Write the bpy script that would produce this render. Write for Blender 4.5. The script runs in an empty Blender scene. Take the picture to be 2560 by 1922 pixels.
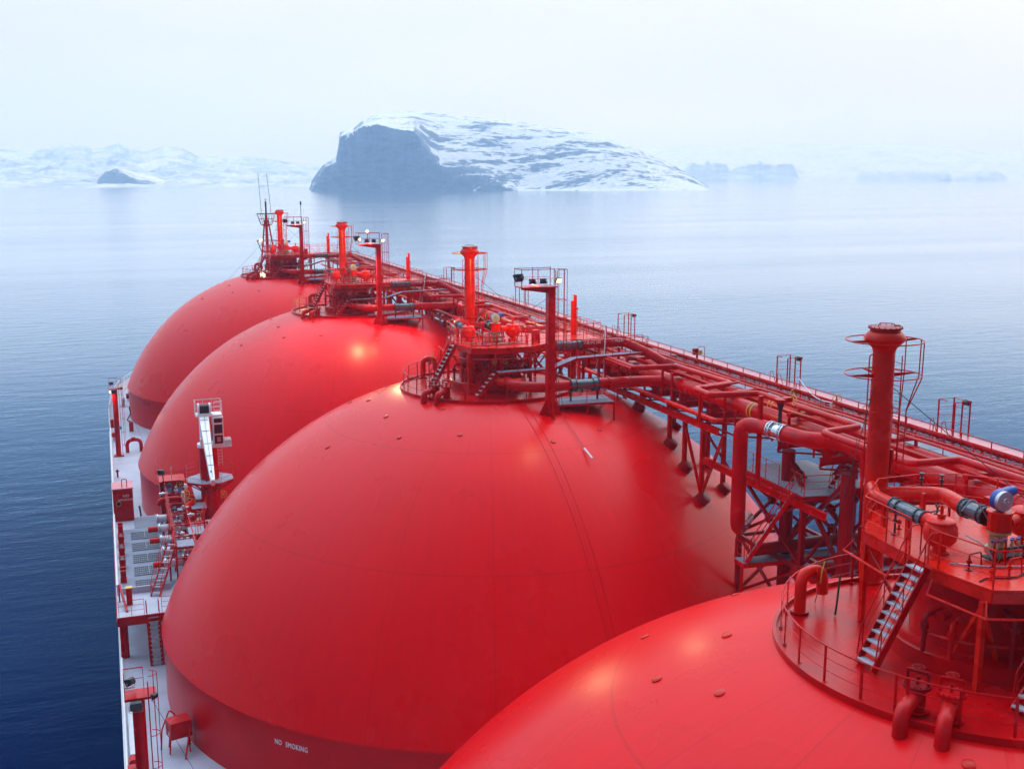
import bpy, math, random
from math import sin, cos, pi, radians, sqrt, atan2, hypot
from mathutils import Vector, Matrix, noise
random.seed(7)
SC = bpy.context.scene
COL = SC.collection
# ---------------------------------------------------------------- camera
CAMX, CAMH = -23.9, 47.0
cd = bpy.data.cameras.new('camera'); cam = bpy.data.objects.new('camera', cd); COL.objects.link(cam)
pt, ro, ya = radians(10.68), radians(-0.072), radians(20.096)
fw = Vector((sin(ya)*cos(pt), cos(ya)*cos(pt), -sin(pt)))
rt = Vector((cos(ya), -sin(ya), 0)); up = rt.cross(fw)
r2 = rt*cos(ro)+up*sin(ro); u2 = up*cos(ro)-rt*sin(ro)
m = Matrix((r2, u2, -fw)).transposed().to_4x4(); m.translation = (CAMX, 0, CAMH)
cam.matrix_world = m
cd.sensor_width = 36; cd.sensor_fit = 'HORIZONTAL'; cd.lens = 36*2778.6/2560
cd.clip_start = .5; cd.clip_end = 60000
SC.camera = cam
# ---------------------------------------------------------------- sky and light
ZEN = 4.2
SUN_EL, SUN_AZ = radians(38), radians(70)      # azimuth measured from +Y towards +X (starboard)
w = bpy.data.worlds.new('World'); SC.world = w; w.use_nodes = True
nt = w.node_tree; N = nt.nodes; L = nt.links
for n in list(N): N.remove(n)
out = N.new('ShaderNodeOutputWorld')
sky = N.new('ShaderNodeTexSky'); sky.sky_type = 'NISHITA'; sky.sun_disc = False
sky.sun_elevation = SUN_EL; sky.sun_rotation = SUN_AZ; sky.dust_density = 3; sky.air_density = 1
bg1 = N.new('ShaderNodeBackground'); bg1.inputs[1].default_value = .10
L.new(sky.outputs[0], bg1.inputs[0])
# thin overcast: a pale veil with faint soft banks, whiter up towards starboard
tc = N.new('ShaderNodeTexCoord'); sep = N.new('ShaderNodeSeparateXYZ'); L.new(tc.outputs['Generated'], sep.inputs[0])
mp = N.new('ShaderNodeMapping'); mp.inputs['Scale'].default_value = (1.2, 1.2, 5); L.new(tc.outputs['Generated'], mp.inputs[0])
nz = N.new('ShaderNodeTexNoise'); nz.inputs['Scale'].default_value = 2.2; nz.inputs['Detail'].default_value = 4; L.new(mp.outputs[0], nz.inputs['Vector'])
def wm(op, a, b, c=None):
    n = N.new('ShaderNodeMath'); n.operation = op
    for i, v in enumerate((a, b, c)):
        if v is None: continue
        if isinstance(v, (int, float)): n.inputs[i].default_value = v
        else: L.new(v, n.inputs[i])
    return n.outputs[0]
t = wm('MULTIPLY_ADD', sep.outputs['X'], .60, .34)
t = wm('ADD', t, wm('MULTIPLY', sep.outputs['Z'], .9))
t = wm('ADD', t, wm('MULTIPLY_ADD', nz.outputs[0], 1.1, -.55))
cr = N.new('ShaderNodeValToRGB'); L.new(t, cr.inputs[0])
cr.color_ramp.elements[0].position = 0; cr.color_ramp.elements[0].color = (.69, .80, .965, 1)
cr.color_ramp.elements[1].position = 1; cr.color_ramp.elements[1].color = (.99, 1.0, 1.0, 1)
e = cr.color_ramp.elements.new(.45); e.color = (.82, .90, .99, 1)
bg2 = N.new('ShaderNodeBackground')
# overcast luminance rises towards the zenith
zr = N.new('ShaderNodeMapRange'); zr.interpolation_type = 'SMOOTHSTEP'; zr.inputs[1].default_value = .16; zr.inputs[2].default_value = .9; zr.inputs[3].default_value = 1.05; zr.inputs[4].default_value = ZEN
L.new(sep.outputs['Z'], zr.inputs[0])
# the sky is brightest ahead of the ship and dusky behind it
yr = N.new('ShaderNodeMapRange'); yr.interpolation_type = 'SMOOTHSTEP'; yr.inputs[1].default_value = -.55; yr.inputs[2].default_value = .62; yr.inputs[3].default_value = .10; yr.inputs[4].default_value = 1.0
L.new(sep.outputs['Y'], yr.inputs[0]); zy = N.new('ShaderNodeMath'); zy.operation = 'MULTIPLY'; L.new(zr.outputs[0], zy.inputs[0]); L.new(yr.outputs[0], zy.inputs[1]); L.new(zy.outputs[0], bg2.inputs[1]); zb = N.new('ShaderNodeMix'); zb.data_type = 'RGBA'; zb.blend_type = 'MULTIPLY'; zb.inputs[7].default_value = (.62, .78, 1, 1)
zf = N.new('ShaderNodeMapRange'); zf.interpolation_type = 'SMOOTHSTEP'; zf.inputs[1].default_value = .16; zf.inputs[2].default_value = .6; L.new(sep.outputs['Z'], zf.inputs[0]); L.new(zf.outputs[0], zb.inputs[0])
L.new(cr.outputs[0], zb.inputs[6]); L.new(zb.outputs[2], bg2.inputs[0])
mx = N.new('ShaderNodeMixShader'); mx.inputs[0].default_value = .92
L.new(bg1.outputs[0], mx.inputs[1]); L.new(bg2.outputs[0], mx.inputs[2]); L.new(mx.outputs[0], out.inputs[0])
sd = bpy.data.lights.new('sun', 'SUN'); sun = bpy.data.objects.new('sun', sd); COL.objects.link(sun)
sd.energy = .8; sd.angle = radians(60); sd.color = (1, .9, .8)
sun.rotation_euler = (radians(90)-SUN_EL, 0, -SUN_AZ+pi)   # light arrives from azimuth SUN_AZ
sun.rotation_euler = Vector((-sin(SUN_AZ)*cos(SUN_EL), -cos(SUN_AZ)*cos(SUN_EL), -sin(SUN_EL))).to_track_quat('-Z', 'Y').to_euler()
vs = SC.view_settings; vs.view_transform = 'Standard'; vs.look = 'None'; vs.exposure = .08; vs.gamma = 1; vs.use_curve_mapping = False
SC.cycles.use_denoising = True
SC.cycles.max_bounces = 8; SC.cycles.diffuse_bounces = 3; SC.cycles.glossy_bounces = 4; SC.cycles.volume_bounces = 4
SC.cycles.caustics_reflective = False; SC.cycles.sample_clamp_indirect = 4

# ---------------------------------------------------------------- materials
MATS = {}
def new_mat(name):
    mt = bpy.data.materials.new(name); mt.use_nodes = True; MATS[name] = mt
    return mt, mt.node_tree, mt.node_tree.nodes['Principled BSDF']
def paint(name, col, rough=.35, metal=0, var=.12, scale=1.5, bump=.0, bscale=6, coat=0, spec=None, rvar=.12, stain=0):
    mt, t, p = new_mat(name); n = t.nodes; l = t.links
    g = n.new('ShaderNodeNewGeometry')
    a = n.new('ShaderNodeTexNoise'); a.inputs['Scale'].default_value = scale; a.inputs['Detail'].default_value = 5
    l.new(g.outputs['Position'], a.inputs['Vector'])
    r = n.new('ShaderNodeMapRange'); r.inputs[1].default_value = .3; r.inputs[2].default_value = .7
    r.inputs[3].default_value = 1-var; r.inputs[4].default_value = 1+var*.5; l.new(a.outputs[0], r.inputs[0])
    v = n.new('ShaderNodeVectorMath'); v.operation = 'SCALE'; v.inputs[0].default_value = col; l.new(r.outputs[0], v.inputs['Scale'])
    col_out = v.outputs[0]
    if stain:      # grime and rust in patches of their own
        a2 = n.new('ShaderNodeTexNoise'); a2.inputs['Scale'].default_value = 2.7; a2.inputs['Detail'].default_value = 8; a2.inputs['Roughness'].default_value = .7
        l.new(g.outputs['Position'], a2.inputs['Vector'])
        q = n.new('ShaderNodeMapRange'); q.inputs[1].default_value = .56; q.inputs[2].default_value = .74; q.inputs[3].default_value = 0; q.inputs[4].default_value = stain; l.new(a2.outputs[0], q.inputs[0])
        mxx = n.new('ShaderNodeMix'); mxx.data_type = 'RGBA'; l.new(q.outputs[0], mxx.inputs[0]); l.new(col_out, mxx.inputs[6]); mxx.inputs[7].default_value = (.10, .012, .01, 1); col_out = mxx.outputs[2]
    l.new(col_out, p.inputs['Base Color'])
    r3 = n.new('ShaderNodeMapRange'); r3.inputs[1].default_value = .3; r3.inputs[2].default_value = .7
    r3.inputs[3].default_value = max(.03, rough*(1-rvar)); r3.inputs[4].default_value = rough*(1+rvar); l.new(a.outputs[0], r3.inputs[0])
    l.new(r3.outputs[0], p.inputs['Roughness'])
    p.inputs['Metallic'].default_value = metal
    if coat: p.inputs['Coat Weight'].default_value = coat; p.inputs['Coat Roughness'].default_value = rough*.6
    if spec is not None: p.inputs['Specular IOR Level'].default_value = spec
    if bump:
        b = n.new('ShaderNodeTexNoise'); b.inputs['Scale'].default_value = bscale; b.inputs['Detail'].default_value = 6
        l.new(g.outputs['Position'], b.inputs['Vector'])
        bn = n.new('ShaderNodeBump'); bn.inputs['Strength'].default_value = bump; bn.inputs['Distance'].default_value = .05
        l.new(b.outputs[0], bn.inputs['Height']); l.new(bn.outputs[0], p.inputs['Normal'])
    return mt
RED = (.60, .012, .018)
paint('red', (.56, .0015, .003), .26, var=.25, scale=.9, spec=.2, stain=.35)
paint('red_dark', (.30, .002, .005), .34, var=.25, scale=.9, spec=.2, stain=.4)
paint('mast_red', (.66, .012, .003), .27, var=.2, spec=.2, stain=.3)
paint('skirt_red', (.56, .001, .003), .3, var=.15, scale=.3, spec=.15)  # darker than the dome: partly its own paint, partly shade put into the colour
paint('orange_red', (.72, .010, .003), .28, var=.2, spec=.2, stain=.25)
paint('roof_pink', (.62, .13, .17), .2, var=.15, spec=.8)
paint('white', (.78, .78, .80), .35, var=.08)
paint('deck_white', (.46, .47, .55), .5, var=.22, scale=.35, bump=.1, stain=.16)
paint('deck_grey', (.20, .22, .29), .55, var=.25, scale=.8, bump=.1)
paint('grating', (.27, .29, .37), .5, var=.3, scale=5)
paint('tread_grey', (.50, .51, .56), .45, var=.25, scale=6)
paint('joint_grey', (.20, .21, .23), .4, metal=.4, var=.4, scale=9)
paint('galv', (.42, .44, .48), .35, metal=.7, var=.25, scale=4)
paint('steel', (.62, .63, .66), .25, metal=.9, var=.2, scale=8)
paint('black', (.012, .012, .016), .4, var=.3)
paint('dark_steel', (.05, .05, .06), .4, metal=.5, var=.3)
paint('blue', (.01, .05, .32), .35, var=.2)
paint('pale_blue', (.12, .28, .50), .5, var=.2)
paint('yellow', (.75, .50, .06), .45, var=.2)
paint('rope_white', (.7, .7, .72), .8, var=.2)
paint('rope_dark', (.03, .05, .03), .8, var=.5, scale=20)
paint('glass_dark', (.02, .02, .025), .06, var=.1)
paint('hull_red', (.30, .012, .016), .4)
paint('brass', (.5, .4, .2), .35, metal=.6, var=.5, scale=12)
def emis(name, col, s):
    mt, t, p = new_mat(name); p.inputs['Base Color'].default_value = (*col, 1)
    p.inputs['Emission Color'].default_value = (*col, 1); p.inputs['Emission Strength'].default_value = s
emis('lamp_glow', (1, .78, .42), 2.4)
# dome paint: sheet seams as fine grooves, soft weathering
def dome_paint():
    mt, t, p = new_mat('dome_red'); n = t.nodes; l = t.links
    def M_(op, a, b=0., c=None):
        k = n.new('ShaderNodeMath'); k.operation = op
        for i, v in enumerate((a, b, c)):
            if v is None: continue
            if isinstance(v, (int, float)): k.inputs[i].default_value = v
            else: l.new(v, k.inputs[i])
        return k.outputs[0]
    tc = n.new('ShaderNodeTexCoord'); s = n.new('ShaderNodeSeparateXYZ'); l.new(tc.outputs['Object'], s.inputs[0])
    x, y, z = s.outputs
    ang = M_('ARCTAN2', y, x)
    # meridian seams every 15 degrees, latitude seams at 4 heights (object origin: deck level)
    def groove(val, period, width):
        f = M_('ABSOLUTE', M_('SUBTRACT', M_('FRACT', M_('ADD', M_('DIVIDE', val, period), .5)), .5))
        return M_('LESS_THAN', f, width)
    rad = M_('SQRT', M_('ADD', M_('MULTIPLY', x, x), M_('MULTIPLY', y, y)))
    mer = groove(ang, pi/10, .02)
    f = M_('ABSOLUTE', M_('SUBTRACT', M_('FRACT', M_('ADD', M_('DIVIDE', ang, pi/10), .5)), .5))
    mer = M_('LESS_THAN', M_('MULTIPLY', M_('MULTIPLY', f, pi/10), rad), .025)
    lat = M_('LESS_THAN', M_('ABSOLUTE', M_('SUBTRACT', z, 11.8)), .03)
    lat2 = M_('LESS_THAN', M_('ABSOLUTE', M_('SUBTRACT', z, 16.9)), .025)
    seam = M_('MAXIMUM', mer, M_('MAXIMUM', lat, lat2))
    a = n.new('ShaderNodeTexNoise'); a.inputs['Scale'].default_value = .12; a.inputs['Detail'].default_value = 6; l.new(tc.outputs['Object'], a.inputs['Vector'])
    c = n.new('ShaderNodeTexNoise'); c.inputs['Scale'].default_value = 14; c.inputs['Detail'].default_value = 4; l.new(tc.outputs['Object'], c.inputs['Vector'])
    va = M_('MULTIPLY_ADD', a.outputs[0], .30, .85); va = M_('ADD', va, M_('MULTIPLY_ADD', c.outputs[0], .04, -.02))
    cmb = n.new('ShaderNodeCombineXYZ'); l.new(M_('MULTIPLY', ang, 26.), cmb.inputs[0]); l.new(M_('MULTIPLY', z, .28), cmb.inputs[1])
    st = n.new('ShaderNodeTexNoise'); st.inputs['Scale'].default_value = 1.6; st.inputs['Detail'].default_value = 4; l.new(cmb.outputs[0], st.inputs['Vector'])
    va = M_('ADD', va, M_('MULTIPLY_ADD', st.outputs[0], .16, -.08))
    va = M_('SUBTRACT', va, M_('MULTIPLY', seam, .13))
    v = n.new('ShaderNodeVectorMath'); v.operation = 'SCALE'; v.inputs[0].default_value = (.76, .001, .003); l.new(va, v.inputs['Scale'])
    l.new(v.outputs[0], p.inputs['Base Color'])
    l.new(M_('MULTIPLY_ADD', a.outputs[0], .22, .17), p.inputs['Roughness'])
    p.inputs['IOR'].default_value = 1.24
    b = n.new('ShaderNodeBump'); b.inputs['Strength'].default_value = .25; b.inputs['Distance'].default_value = .02
    big = n.new('ShaderNodeTexNoise'); big.inputs['Scale'].default_value = .5; big.inputs['Detail'].default_value = 2; l.new(tc.outputs['Object'], big.inputs['Vector'])
    h = M_('ADD', M_('MULTIPLY', seam, -.5), M_('MULTIPLY', big.outputs[0], .18))
    l.new(h, b.inputs['Height']); l.new(b.outputs[0], p.inputs['Normal'])
dome_paint()

# ---------------------------------------------------------------- mesh helpers
def fr(d):
    d = Vector(d).normalized()
    a = Vector((0, 0, 1)) if abs(d.z) < .95 else Vector((1, 0, 0))
    u = d.cross(a).normalized(); return u, u.cross(d).normalized()
class MB:
    def __init__(s): s.v = []; s.f = []
    def add(s, vs, fs):
        o = len(s.v); s.v += [tuple(p) for p in vs]; s.f += [tuple(i+o for i in f) for f in fs]; return s
    def box(s, c, d, rz=0, M=None):
        x, y, z = d[0]/2, d[1]/2, d[2]/2
        P = [Vector((i, j, k)) for i in (-x, x) for j in (-y, y) for k in (-z, z)]
        R = M if M else Matrix.Rotation(rz, 3, 'Z'); c = Vector(c)
        return s.add([c+R @ p for p in P], [(0, 1, 3, 2), (4, 6, 7, 5), (0, 4, 5, 1), (2, 3, 7, 6), (0, 2, 6, 4), (1, 5, 7, 3)])
    def bb(s, x0, x1, y0, y1, z0, z1): return s.box(((x0+x1)/2, (y0+y1)/2, (z0+z1)/2), (abs(x1-x0), abs(y1-y0), abs(z1-z0)))
    def beam(s, a, b, wd, h=None):
        a = Vector(a); b = Vector(b); h = h or wd; u, v = fr(b-a); u = u*wd/2; v = v*h/2
        return s.add([a-u-v, a+u-v, a+u+v, a-u+v, b-u-v, b+u-v, b+u+v, b-u+v], [(0, 3, 2, 1), (4, 5, 6, 7), (0, 1, 5, 4), (1, 2, 6, 5), (2, 3, 7, 6), (3, 0, 4, 7)])
    def ibeam(s, a, b, wd, h):
        a = Vector(a); b = Vector(b); z = Vector((0, 0, h/2-.02))
        s.beam(a+z, b+z, wd, .04); s.beam(a-z, b-z, wd, .04); return s.beam(a, b, .04, h-.08)
    def tube(s, pts, r, n=8, closed=False, cap=True):
        pts = [Vector(p) for p in pts]; m_ = len(pts); rings = []
        for i, p in enumerate(pts):
            if closed: d = pts[(i+1) % m_]-pts[i-1]
            elif i == 0: d = pts[1]-p
            elif i == m_-1: d = p-pts[i-1]
            else: d = (pts[i+1]-p).normalized()+(p-pts[i-1]).normalized()
            d = d.normalized() if d.length > 1e-9 else Vector((0, 0, 1))
            if i == 0: u, v = fr(d)
            else:
                u = (u-d*u.dot(d)); u = u.normalized() if u.length > 1e-6 else fr(d)[0]; v = u.cross(d).normalized()
            rr = r[i] if isinstance(r, (list, tuple)) else r
            rings.append([p+u*cos(2*pi*k/n)*rr+v*sin(2*pi*k/n)*rr for k in range(n)])
        o = len(s.v)
        for R in rings: s.v += [tuple(q) for q in R]
        for i in range(m_ if closed else m_-1):
            j = (i+1) % m_
            for k in range(n):
                k2 = (k+1) % n; s.f.append((o+i*n+k, o+j*n+k, o+j*n+k2, o+i*n+k2))
        if cap and not closed:
            s.f.append(tuple(o+k for k in range(n))); s.f.append(tuple(o+(m_-1)*n+k for k in reversed(range(n))))
        return s
    def cyl(s, a, b, r, n=16, r1=None): return s.tube([a, b], [r, r if r1 is None else r1], n)
    def ring(s, c, R, r, n=32, m_=6, ax='z'):
        c = Vector(c)
        P = [c+(Vector((cos(2*pi*i/n)*R, sin(2*pi*i/n)*R, 0)) if ax == 'z' else Vector((cos(2*pi*i/n)*R, 0, sin(2*pi*i/n)*R)) if ax == 'y' else Vector((0, cos(2*pi*i/n)*R, sin(2*pi*i/n)*R))) for i in range(n)]
        return s.tube(P, r, m_, True)
    def lathe(s, prof, c=(0, 0, 0), n=32, a0=0, a1=2*pi):
        c = Vector(c); full = abs(a1-a0-2*pi) < 1e-6; m_ = n if full else n+1; o = len(s.v)
        for (r, z) in prof:
            for k in range(m_):
                a = a0+(a1-a0)*k/n; s.v.append((c.x+r*cos(a), c.y+r*sin(a), c.z+z))
        for i in range(len(prof)-1):
            for k in range(n):
                k2 = (k+1) % m_; s.f.append((o+i*m_+k, o+i*m_+k2, o+(i+1)*m_+k2, o+(i+1)*m_+k))
        return s
    def prism(s, poly, z0, z1):
        n = len(poly)
        return s.add([(x, y, z0) for x, y in poly]+[(x, y, z1) for x, y in poly],
                     [tuple(reversed(range(n))), tuple(range(n, 2*n))]+[(i, (i+1) % n, n+(i+1) % n, n+i) for i in range(n)])
    def sphere(s, c, r, n=16, sz=1):
        return s.lathe([(max(1e-4, r*sin(pi*i/n)), -r*sz*cos(pi*i/n)) for i in range(n+1)], c, n*2)
    def build(s, name, mat, parent=None, smooth=True):
        me = bpy.data.meshes.new(name)
        o = bpy.data.objects.new(name, me); COL.objects.link(o)
        off = Vector((0, 0, 0))
        if parent is not None:
            o.parent = parent; q = parent
            while q is not None: off += q.location; q = q.parent
        vs = [(a-off.x, b-off.y, c-off.z) for a, b, c in s.v] if parent is not None else s.v
        me.from_pydata(vs, [], s.f); me.validate(); me.materials.append(MATS[mat])
        if smooth:
            me.polygons.foreach_set('use_smooth', [True]*len(me.polygons)); me.set_sharp_from_angle(angle=radians(38))
        me.update(); return o
def arc(p, r=.4, n=6):
    """polyline with rounded corners"""
    p = [Vector(q) for q in p]; o = [p[0]]
    for i in range(1, len(p)-1):
        a = p[i-1]-p[i]; b = p[i+1]-p[i]; k = min(r, a.length*.49, b.length*.49)
        s_, e_ = p[i]+a.normalized()*k, p[i]+b.normalized()*k
        for j in range(n+1):
            t_ = j/n; o.append(s_*(1-t_)**2+p[i]*2*t_*(1-t_)+e_*t_**2)
    return o+[p[-1]]
def tag(o, label=None, cat=None, group=None, kind=None):
    if label: o['label'] = label
    if cat: o['category'] = cat
    if group: o['group'] = group
    if kind: o['kind'] = kind
    return o
def thing(name, loc, label, cat, group=None):
    o = bpy.data.objects.new(name, None); COL.objects.link(o); o.location = loc; o.empty_display_size = .2
    bpy.context.view_layer.update()
    return tag(o, label, cat, group)
def solo(name, mb, mat, base, label, cat, group=None):
    """a thing that is one mesh, its origin at base"""
    b = Vector(base); mb.v = [(x-b.x, y-b.y, z-b.z) for x, y, z in mb.v]
    o = mb.build(name, mat); o.location = b; return tag(o, label, cat, group)
def dup(root, dy=0, dx=0, dz=0, label=None, group=None):
    def cp(o, par):
        c = o.copy(); COL.objects.link(c); c.parent = par
        for ch in list(o.children): cp(ch, c)
        return c
    kids = list(root.children)
    r = root.copy(); COL.objects.link(r); r.location = root.location+Vector((dx, dy, dz))
    for ch in kids: cp(ch, r)
    if label: r['label'] = label
    if group: r['group'] = group
    return r
YC = [24.7, 70., 115., 160.]
WH = ['nearest', 'second', 'third', 'farthest']
TK = ['nearest dome', 'second dome', 'third dome', 'farthest dome']
def repeat(root, labels, group, ks=(0, 1, 2, 3), base=1):
    """root was built at tank `base`; copy it to the other tanks in ks"""
    out = {}
    for k in ks:
        if k == base: root['label'] = labels % TK[k]; root['group'] = group; out[k] = root
        else: out[k] = dup(root, YC[k]-YC[base], label=labels % TK[k], group=group)
    return out
# ================================================================ SETTING
def water():
    s = 26000
    o = MB().add([(-s, -3000, 0), (s, -3000, 0), (s, 26000, 0), (-s, 26000, 0)], [(0, 1, 2, 3)])
    mt, t, p = new_mat('sea'); n = t.nodes; l = t.links
    p.inputs['Base Color'].default_value = (.0003, .010, .075, 1); p.inputs['Roughness'].default_value = .07
    p.inputs['IOR'].default_value = 1.22; p.inputs['Specular IOR Level'].default_value = .5
    g = n.new('ShaderNodeNewGeometry')
    def nz(scale, rot, st, det=3):
        mp = n.new('ShaderNodeMapping'); mp.inputs['Rotation'].default_value = (0, 0, rot); mp.inputs['Scale'].default_value = st
        l.new(g.outputs['Position'], mp.inputs[0])
        k = n.new('ShaderNodeTexNoise'); k.inputs['Scale'].default_value = scale; k.inputs['Detail'].default_value = det; k.inputs['Roughness'].default_value = .6
        l.new(mp.outputs[0], k.inputs['Vector']); return k.outputs[0]
    a = nz(.09, .35, (1, 2.6, 1), 5); b = nz(.6, .2, (1, 2.2, 1), 3)
    big = nz(.0035, .3, (.35, 2.2, 1), 3)
    r = n.new('ShaderNodeMapRange'); r.inputs[1].default_value = .38; r.inputs[2].default_value = .62; r.inputs[3].default_value = .35; r.inputs[4].default_value = 1.0; l.new(big, r.inputs[0])
    ad = n.new('ShaderNodeMath'); ad.operation = 'MULTIPLY_ADD'; l.new(b, ad.inputs[0]); ad.inputs[1].default_value = .18; l.new(a, ad.inputs[2])
    bp = n.new('ShaderNodeBump'); bp.inputs['Distance'].default_value = .30; l.new(ad.outputs[0], bp.inputs['Height']); l.new(r.outputs[0], bp.inputs['Strength'])
    # water body below, sky mirrored at the surface, more of it the flatter the look
    n.remove(p); di = n.new('ShaderNodeBsdfDiffuse'); di.inputs[0].default_value = (.0001, .006, .045, 1)
    gl = n.new('ShaderNodeBsdfGlossy'); gl.inputs[1].default_value = .09; 
    tr_ = n.new('ShaderNodeValToRGB'); te = tr_.color_ramp.elements; te[0].position = .5; te[0].color = (.15, .42, .95, 1); te[1].position = .96; te[1].color = (.98, .99, 1, 1)
    e2 = te.new(.80); e2.color = (.46, .74, 1, 1); e2 = te.new(.88); e2.color = (.80, .91, 1, 1)
    l.new(bp.outputs[0], gl.inputs['Normal']); lw = n.new('ShaderNodeLayerWeight'); l.new(bp.outputs[0], lw.inputs['Normal'])
    rp = n.new('ShaderNodeValToRGB'); el = rp.color_ramp.elements; l.new(lw.outputs['Facing'], rp.inputs[0]); l.new(lw.outputs['Facing'], tr_.inputs[0]); l.new(tr_.outputs[0], gl.inputs[0])
    el[0].position = .40; el[0].color = (.004, .004, .004, 1); el[1].position = .97; el[1].color = (.98, .98, .98, 1)
    for q, c_ in ((.55, .012), (.70, .09), (.80, .34), (.88, .72), (.93, .92)):
        e_ = el.new(q); e_.color = (c_, c_, c_, 1)
    ms = n.new('ShaderNodeMixShader'); l.new(rp.outputs[0], ms.inputs[0]); l.new(di.outputs[0], ms.inputs[1]); l.new(gl.outputs[0], ms.inputs[2])
    l.new(ms.outputs[0], n['Material Output'].inputs[0])
    ob = o.build('water', 'sea'); ob['kind'] = 'structure'
water()
# ---- islands and coasts, each a heightfield standing at its own distance
def view_dir(px):      # horizontal bearing of a picture column near the horizon
    d = fw + r2*((px-1280)/2778.6) + u2*((961-445)/2778.6); d.z = 0; return d.normalized()
def rock_mat(name, rock, snow, s_lo, s_hi, sc, streak):
    NW = 1.7 if 'island' in name else .9
    mt, t, p = new_mat(name); n = t.nodes; l = t.links
    g = n.new('ShaderNodeNewGeometry'); tc = n.new('ShaderNodeTexCoord')
    mp = n.new('ShaderNodeMapping'); mp.inputs['Scale'].default_value = streak; l.new(tc.outputs['Object'], mp.inputs[0])
    k = n.new('ShaderNodeTexNoise'); k.inputs['Scale'].default_value = sc; k.inputs['Detail'].default_value = 9; k.inputs['Roughness'].default_value = .68
    l.new(mp.outputs[0], k.inputs['Vector'])
    k2 = n.new('ShaderNodeTexNoise'); k2.inputs['Scale'].default_value = sc*6; k2.inputs['Detail'].default_value = 5; l.new(mp.outputs[0], k2.inputs['Vector'])
    s = n.new('ShaderNodeSeparateXYZ'); l.new(g.outputs['Normal'], s.inputs[0])
    m1 = n.new('ShaderNodeMath'); m1.operation = 'MULTIPLY_ADD'; l.new(k.outputs[0], m1.inputs[0]); m1.inputs[1].default_value = NW; l.new(s.outputs['Z'], m1.inputs[2])
    m2 = n.new('ShaderNodeMath'); m2.operation = 'MULTIPLY_ADD'; l.new(k2.outputs[0], m2.inputs[0]); m2.inputs[1].default_value = .8 if 'island' in name else .35; l.new(m1.outputs[0], m2.inputs[2])
    r = n.new('ShaderNodeMapRange'); r.inputs[1].default_value = s_lo; r.inputs[2].default_value = s_hi; l.new(m2.outputs[0], r.inputs[0])
    mxx = n.new('ShaderNodeMix'); mxx.data_type = 'RGBA'; l.new(r.outputs[0], mxx.inputs[0])
    mp3 = n.new('ShaderNodeMapping'); mp3.inputs['Scale'].default_value = (.5, .5, 1.3); l.new(tc.outputs['Object'], mp3.inputs[0])
    k3 = n.new('ShaderNodeTexNoise'); k3.inputs['Scale'].default_value = sc*2.2; k3.inputs['Detail'].default_value = 10; k3.inputs['Roughness'].default_value = .72; l.new(mp3.outputs[0], k3.inputs['Vector'])
    r3 = n.new('ShaderNodeMapRange'); r3.inputs[1].default_value = .35; r3.inputs[2].default_value = .65; r3.inputs[3].default_value = .45; r3.inputs[4].default_value = 1.7; l.new(k3.outputs[0], r3.inputs[0])
    v3 = n.new('ShaderNodeVectorMath'); v3.operation = 'SCALE'; v3.inputs[0].default_value = rock; l.new(r3.outputs[0], v3.inputs['Scale']); l.new(v3.outputs[0], mxx.inputs[6]); mxx.inputs[7].default_value = (*snow, 1); l.new(mxx.outputs[2], p.inputs['Base Color'])
    p.inputs['Roughness'].default_value = .9; p.inputs['Specular IOR Level'].default_value = .1
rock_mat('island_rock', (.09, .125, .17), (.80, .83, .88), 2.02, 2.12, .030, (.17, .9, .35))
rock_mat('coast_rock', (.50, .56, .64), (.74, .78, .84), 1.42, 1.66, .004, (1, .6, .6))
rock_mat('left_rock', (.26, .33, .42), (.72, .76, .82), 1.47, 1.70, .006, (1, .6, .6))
def interp(tab, x):
    if x <= tab[0][0]: return tab[0][1]
    for (a, b), (c, d) in zip(tab, tab[1:]):
        if x <= c: return b+(d-b)*(x-a)/(c-a)
    return tab[-1][1]
def terrain(name, D, cx, px0, px1, hf, depth_f, depth_b, nu, nv, mat, kind, label=None, cat=None):
    """heightfield facing the ship: u runs across, v away; hf(px, s) gives the height, s = -1 shore .. 0 ridge .. 1 back shore"""
    c = Vector((CAMX, 0, 0))+view_dir(cx)*D; dv = view_dir(cx); du = Vector((dv.y, -dv.x, 0))
    k = D/2778.6*1.02
    mb = MB(); vs = []
    for j in range(nv+1):
        s = -1+2*j/nv
        for i in range(nu+1):
            px = px0+(px1-px0)*i/nu
            vv = s*(depth_f if s < 0 else depth_b)
            q_ = (D+vv)/D; p = du*((px-cx)*k*q_)+dv*vv
            h = hf(px, s, p)*q_
            vs.append((p.x, p.y, h))
    mb.v = vs; W = nu+1
    mb.f = [(j*W+i, j*W+i+1, (j+1)*W+i+1, (j+1)*W+i) for j in range(nv) for i in range(nu)]
    o = mb.build(name, mat); o.location = (c.x, c.y, 0)
    bpy.context.view_layer.update()
    if kind: o['kind'] = kind
    else: tag(o, label, cat)
    return o
SM = lambda t: 0 if t <= 0 else 1 if t >= 1 else t*t*(3-2*t)
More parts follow.
